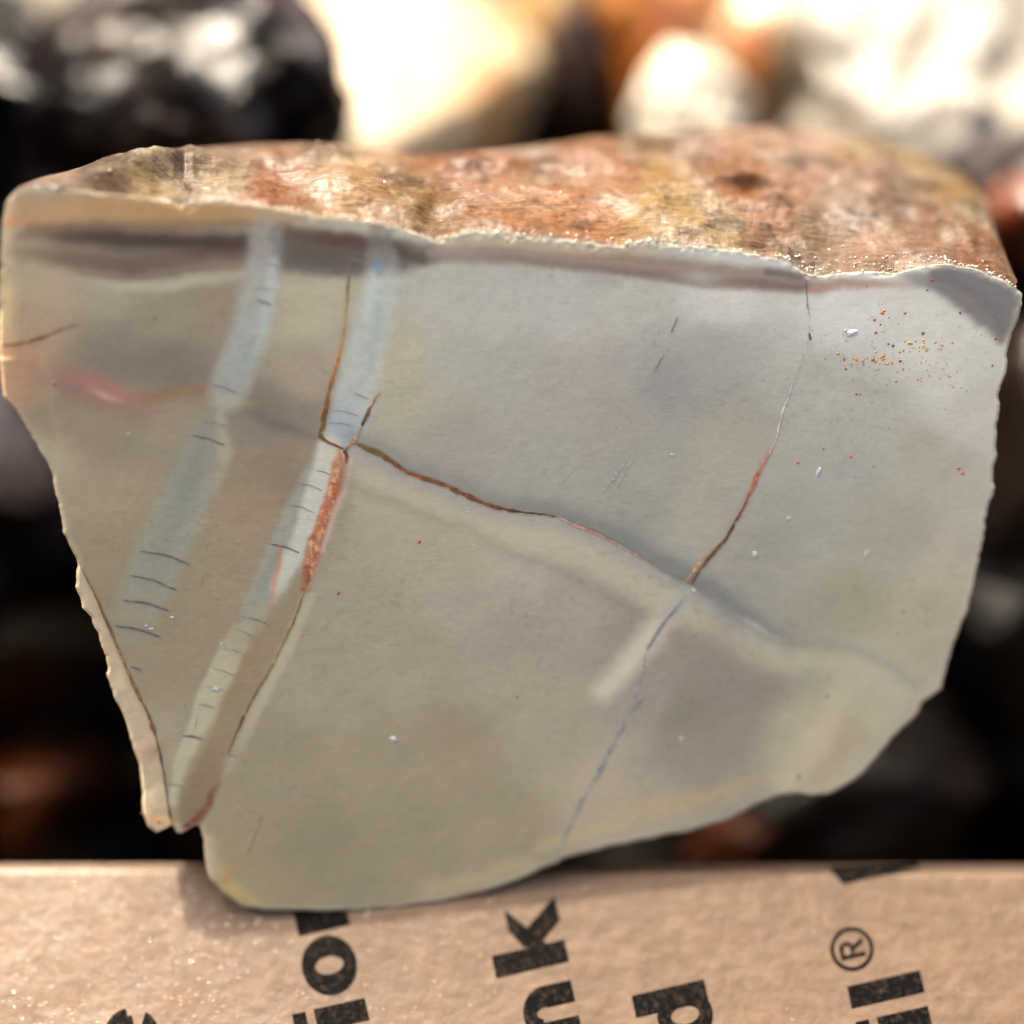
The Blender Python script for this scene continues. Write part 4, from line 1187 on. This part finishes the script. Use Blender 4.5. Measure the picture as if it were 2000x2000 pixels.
# added stones, coloured near-black to imitate the shade under and beside the slab
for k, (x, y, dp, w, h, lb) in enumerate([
        (-190, 420, .315, 480, 620, 'added sun-blocking near-black stone at the left picture edge beside the slab top'),  # added, set high at the left to keep sun out of the box
        (-170, 1080, .325, 520, 560, 'added shade-darkened stone at the left picture edge just below the mottled grey stone'),
        (120, 1040, .350, 420, 420, 'added shade-darkened stone touching the left flank of the slab'),
        (-150, 1560, .33, 420, 420, 'added shade-darkened stone at the left picture edge beside the dark amber stone'),
        (160, 1420, .352, 460, 420, 'added shade-darkened stone between dark olive and dark amber stones'),
        (120, 1650, .345, 560, 260, 'added shade-darkened stone just above the left end of the flap fold'),
        (2120, 1120, .32, 420, 520, 'added shade-darkened stone at the right picture edge below the dark brown stone'),
        (1900, 1480, .35, 520, 460, 'added shade-darkened stone right of the rounded lower slab corner'),
        (2130, 1560, .33, 420, 500, 'added shade-darkened stone at the right picture edge low above the flap'),
        (1960, 640, .345, 300, 420, 'added shade-darkened stone right of the slab under the rust red stone'),
        (1180, 1660, .352, 560, 300, 'added shade-darkened stone behind the dull olive stone under the slab'),
        (1500, 1640, .36, 520, 330, 'added shade-darkened stone behind the orange brown stone under the slab'),
        (1850, 1680, .345, 480, 260, 'added shade-darkened stone just above the right end of the flap fold')]):
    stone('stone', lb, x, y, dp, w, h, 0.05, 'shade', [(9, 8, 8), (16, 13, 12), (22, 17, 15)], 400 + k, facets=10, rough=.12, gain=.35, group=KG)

# added dark gravel: supports the stones and covers the sunlit floor (one mass, nobody could count it)
gx, gy = np.meshgrid(np.linspace(-BOXW + 0.001, BOXW - 0.001, 420), np.linspace(0.005, BOXD - 0.001, 290))
gx, gy = gx.ravel(), gy.ravel()
gz = np.interp(gy, [0, 0.03, 0.075, 0.13, 0.2, 0.235], [-0.094, -0.090, -0.062, -0.034, -0.030, -0.034])
cell = 0.009
ci, cj = np.floor(gx / cell).astype(np.int64), np.floor(gy / cell).astype(np.int64)
best, bid = np.full(len(gx), -1e9), np.zeros(len(gx))
for di in (-1, 0, 1):
    for dj in (-1, 0, 1):
        I, J = ci + di, cj + dj
        h1, h2, h3 = _hash(I, J, I * 0, 501), _hash(I, J, I * 0, 502), _hash(I, J, I * 0, 503)
        dx = (gx / cell - (I + 0.2 + 0.6 * h1)) / (0.7 + 0.5 * h3)
        dy = (gy / cell - (J + 0.2 + 0.6 * h2)) / (0.7 + 0.5 * h1)
        dome = np.sqrt(np.clip(1.0 - (dx * dx + dy * dy), 0, 1)) * (0.6 + 0.8 * h2)
        m = dome > best
        best[m], bid[m] = dome[m], h3[m]
gz = gz + best * 0.006 + 0.004 * fbm(np.c_[gx, gy] * 40, 3, 505)
gcol = np.stack([np.interp(bid, [0, .5, .8, 1], s2l([14, 20, 34, 44])), np.interp(bid, [0, .5, .8, 1], s2l([13, 17, 24, 38])), np.interp(bid, [0, .5, .8, 1], s2l([13, 16, 18, 33]))], 1)
gv = np.c_[gx, gy + FOLD[1], gz + FOLD[2]]
tag(link('gravel', grid_mesh('gravel', gv, quads(420, 290), gcol), MATS['shade'], None, 'stuff'), 'added dark gravel bed covering the sunlit bottom of the cardboard box', 'gravel')

# ------------------------------------------------------------------ water on the flap: beads too many to count
M_water, nt, b = new_mat('water')
wnz = add(nt, 'ShaderNodeTexNoise', Scale=300.0)
wcr = add(nt, 'ShaderNodeValToRGB')
wcr.color_ramp.elements[0].color = (0.15, 0.096, 0.060, 1)
wcr.color_ramp.elements[1].color = (0.19, 0.124, 0.080, 1)
nt.links.new(wnz.outputs[0], wcr.inputs[0])
nt.links.new(wcr.outputs[0], b.inputs['Base Color'])
b.inputs['Roughness'].default_value = 0.10
b.inputs['IOR'].default_value = 1.7
wr = np.random.default_rng(55)
bm = bmesh.new()
bmesh.ops.create_icosphere(bm, subdivisions=2, radius=1)
DV = np.array([v.co[:] for v in bm.verts])
DF = np.array([[v.index for v in f.verts] for f in bm.faces])
bm.free()
Vv, Ff = [], []
nb = 0
while nb < 800:
    x = wr.uniform(-60, 2050)
    if wr.random() > (1.0 if x < 520 else (0.35 if x < 1150 else 0.10)):
        continue
    y = wr.uniform(1695, 2040)
    p = flap(np.array([x]), np.array([y]))[0]
    r = (0.00008 + 0.00017 * wr.random() ** 1.5) * (1.0 if x < 700 else 0.8)
    q = DV * r * np.array([wr.uniform(.8, 1.6), wr.uniform(.8, 1.4), .075])
    Vv.append(q + p)
    Ff.append(DF + nb * len(DV))
    nb += 1
wd_ = link('water_beads', grid_mesh('water_beads', np.concatenate(Vv), np.concatenate(Ff)), M_water, None, 'stuff')
tag(wd_, 'tiny beads of water on the cardboard flap', 'water')
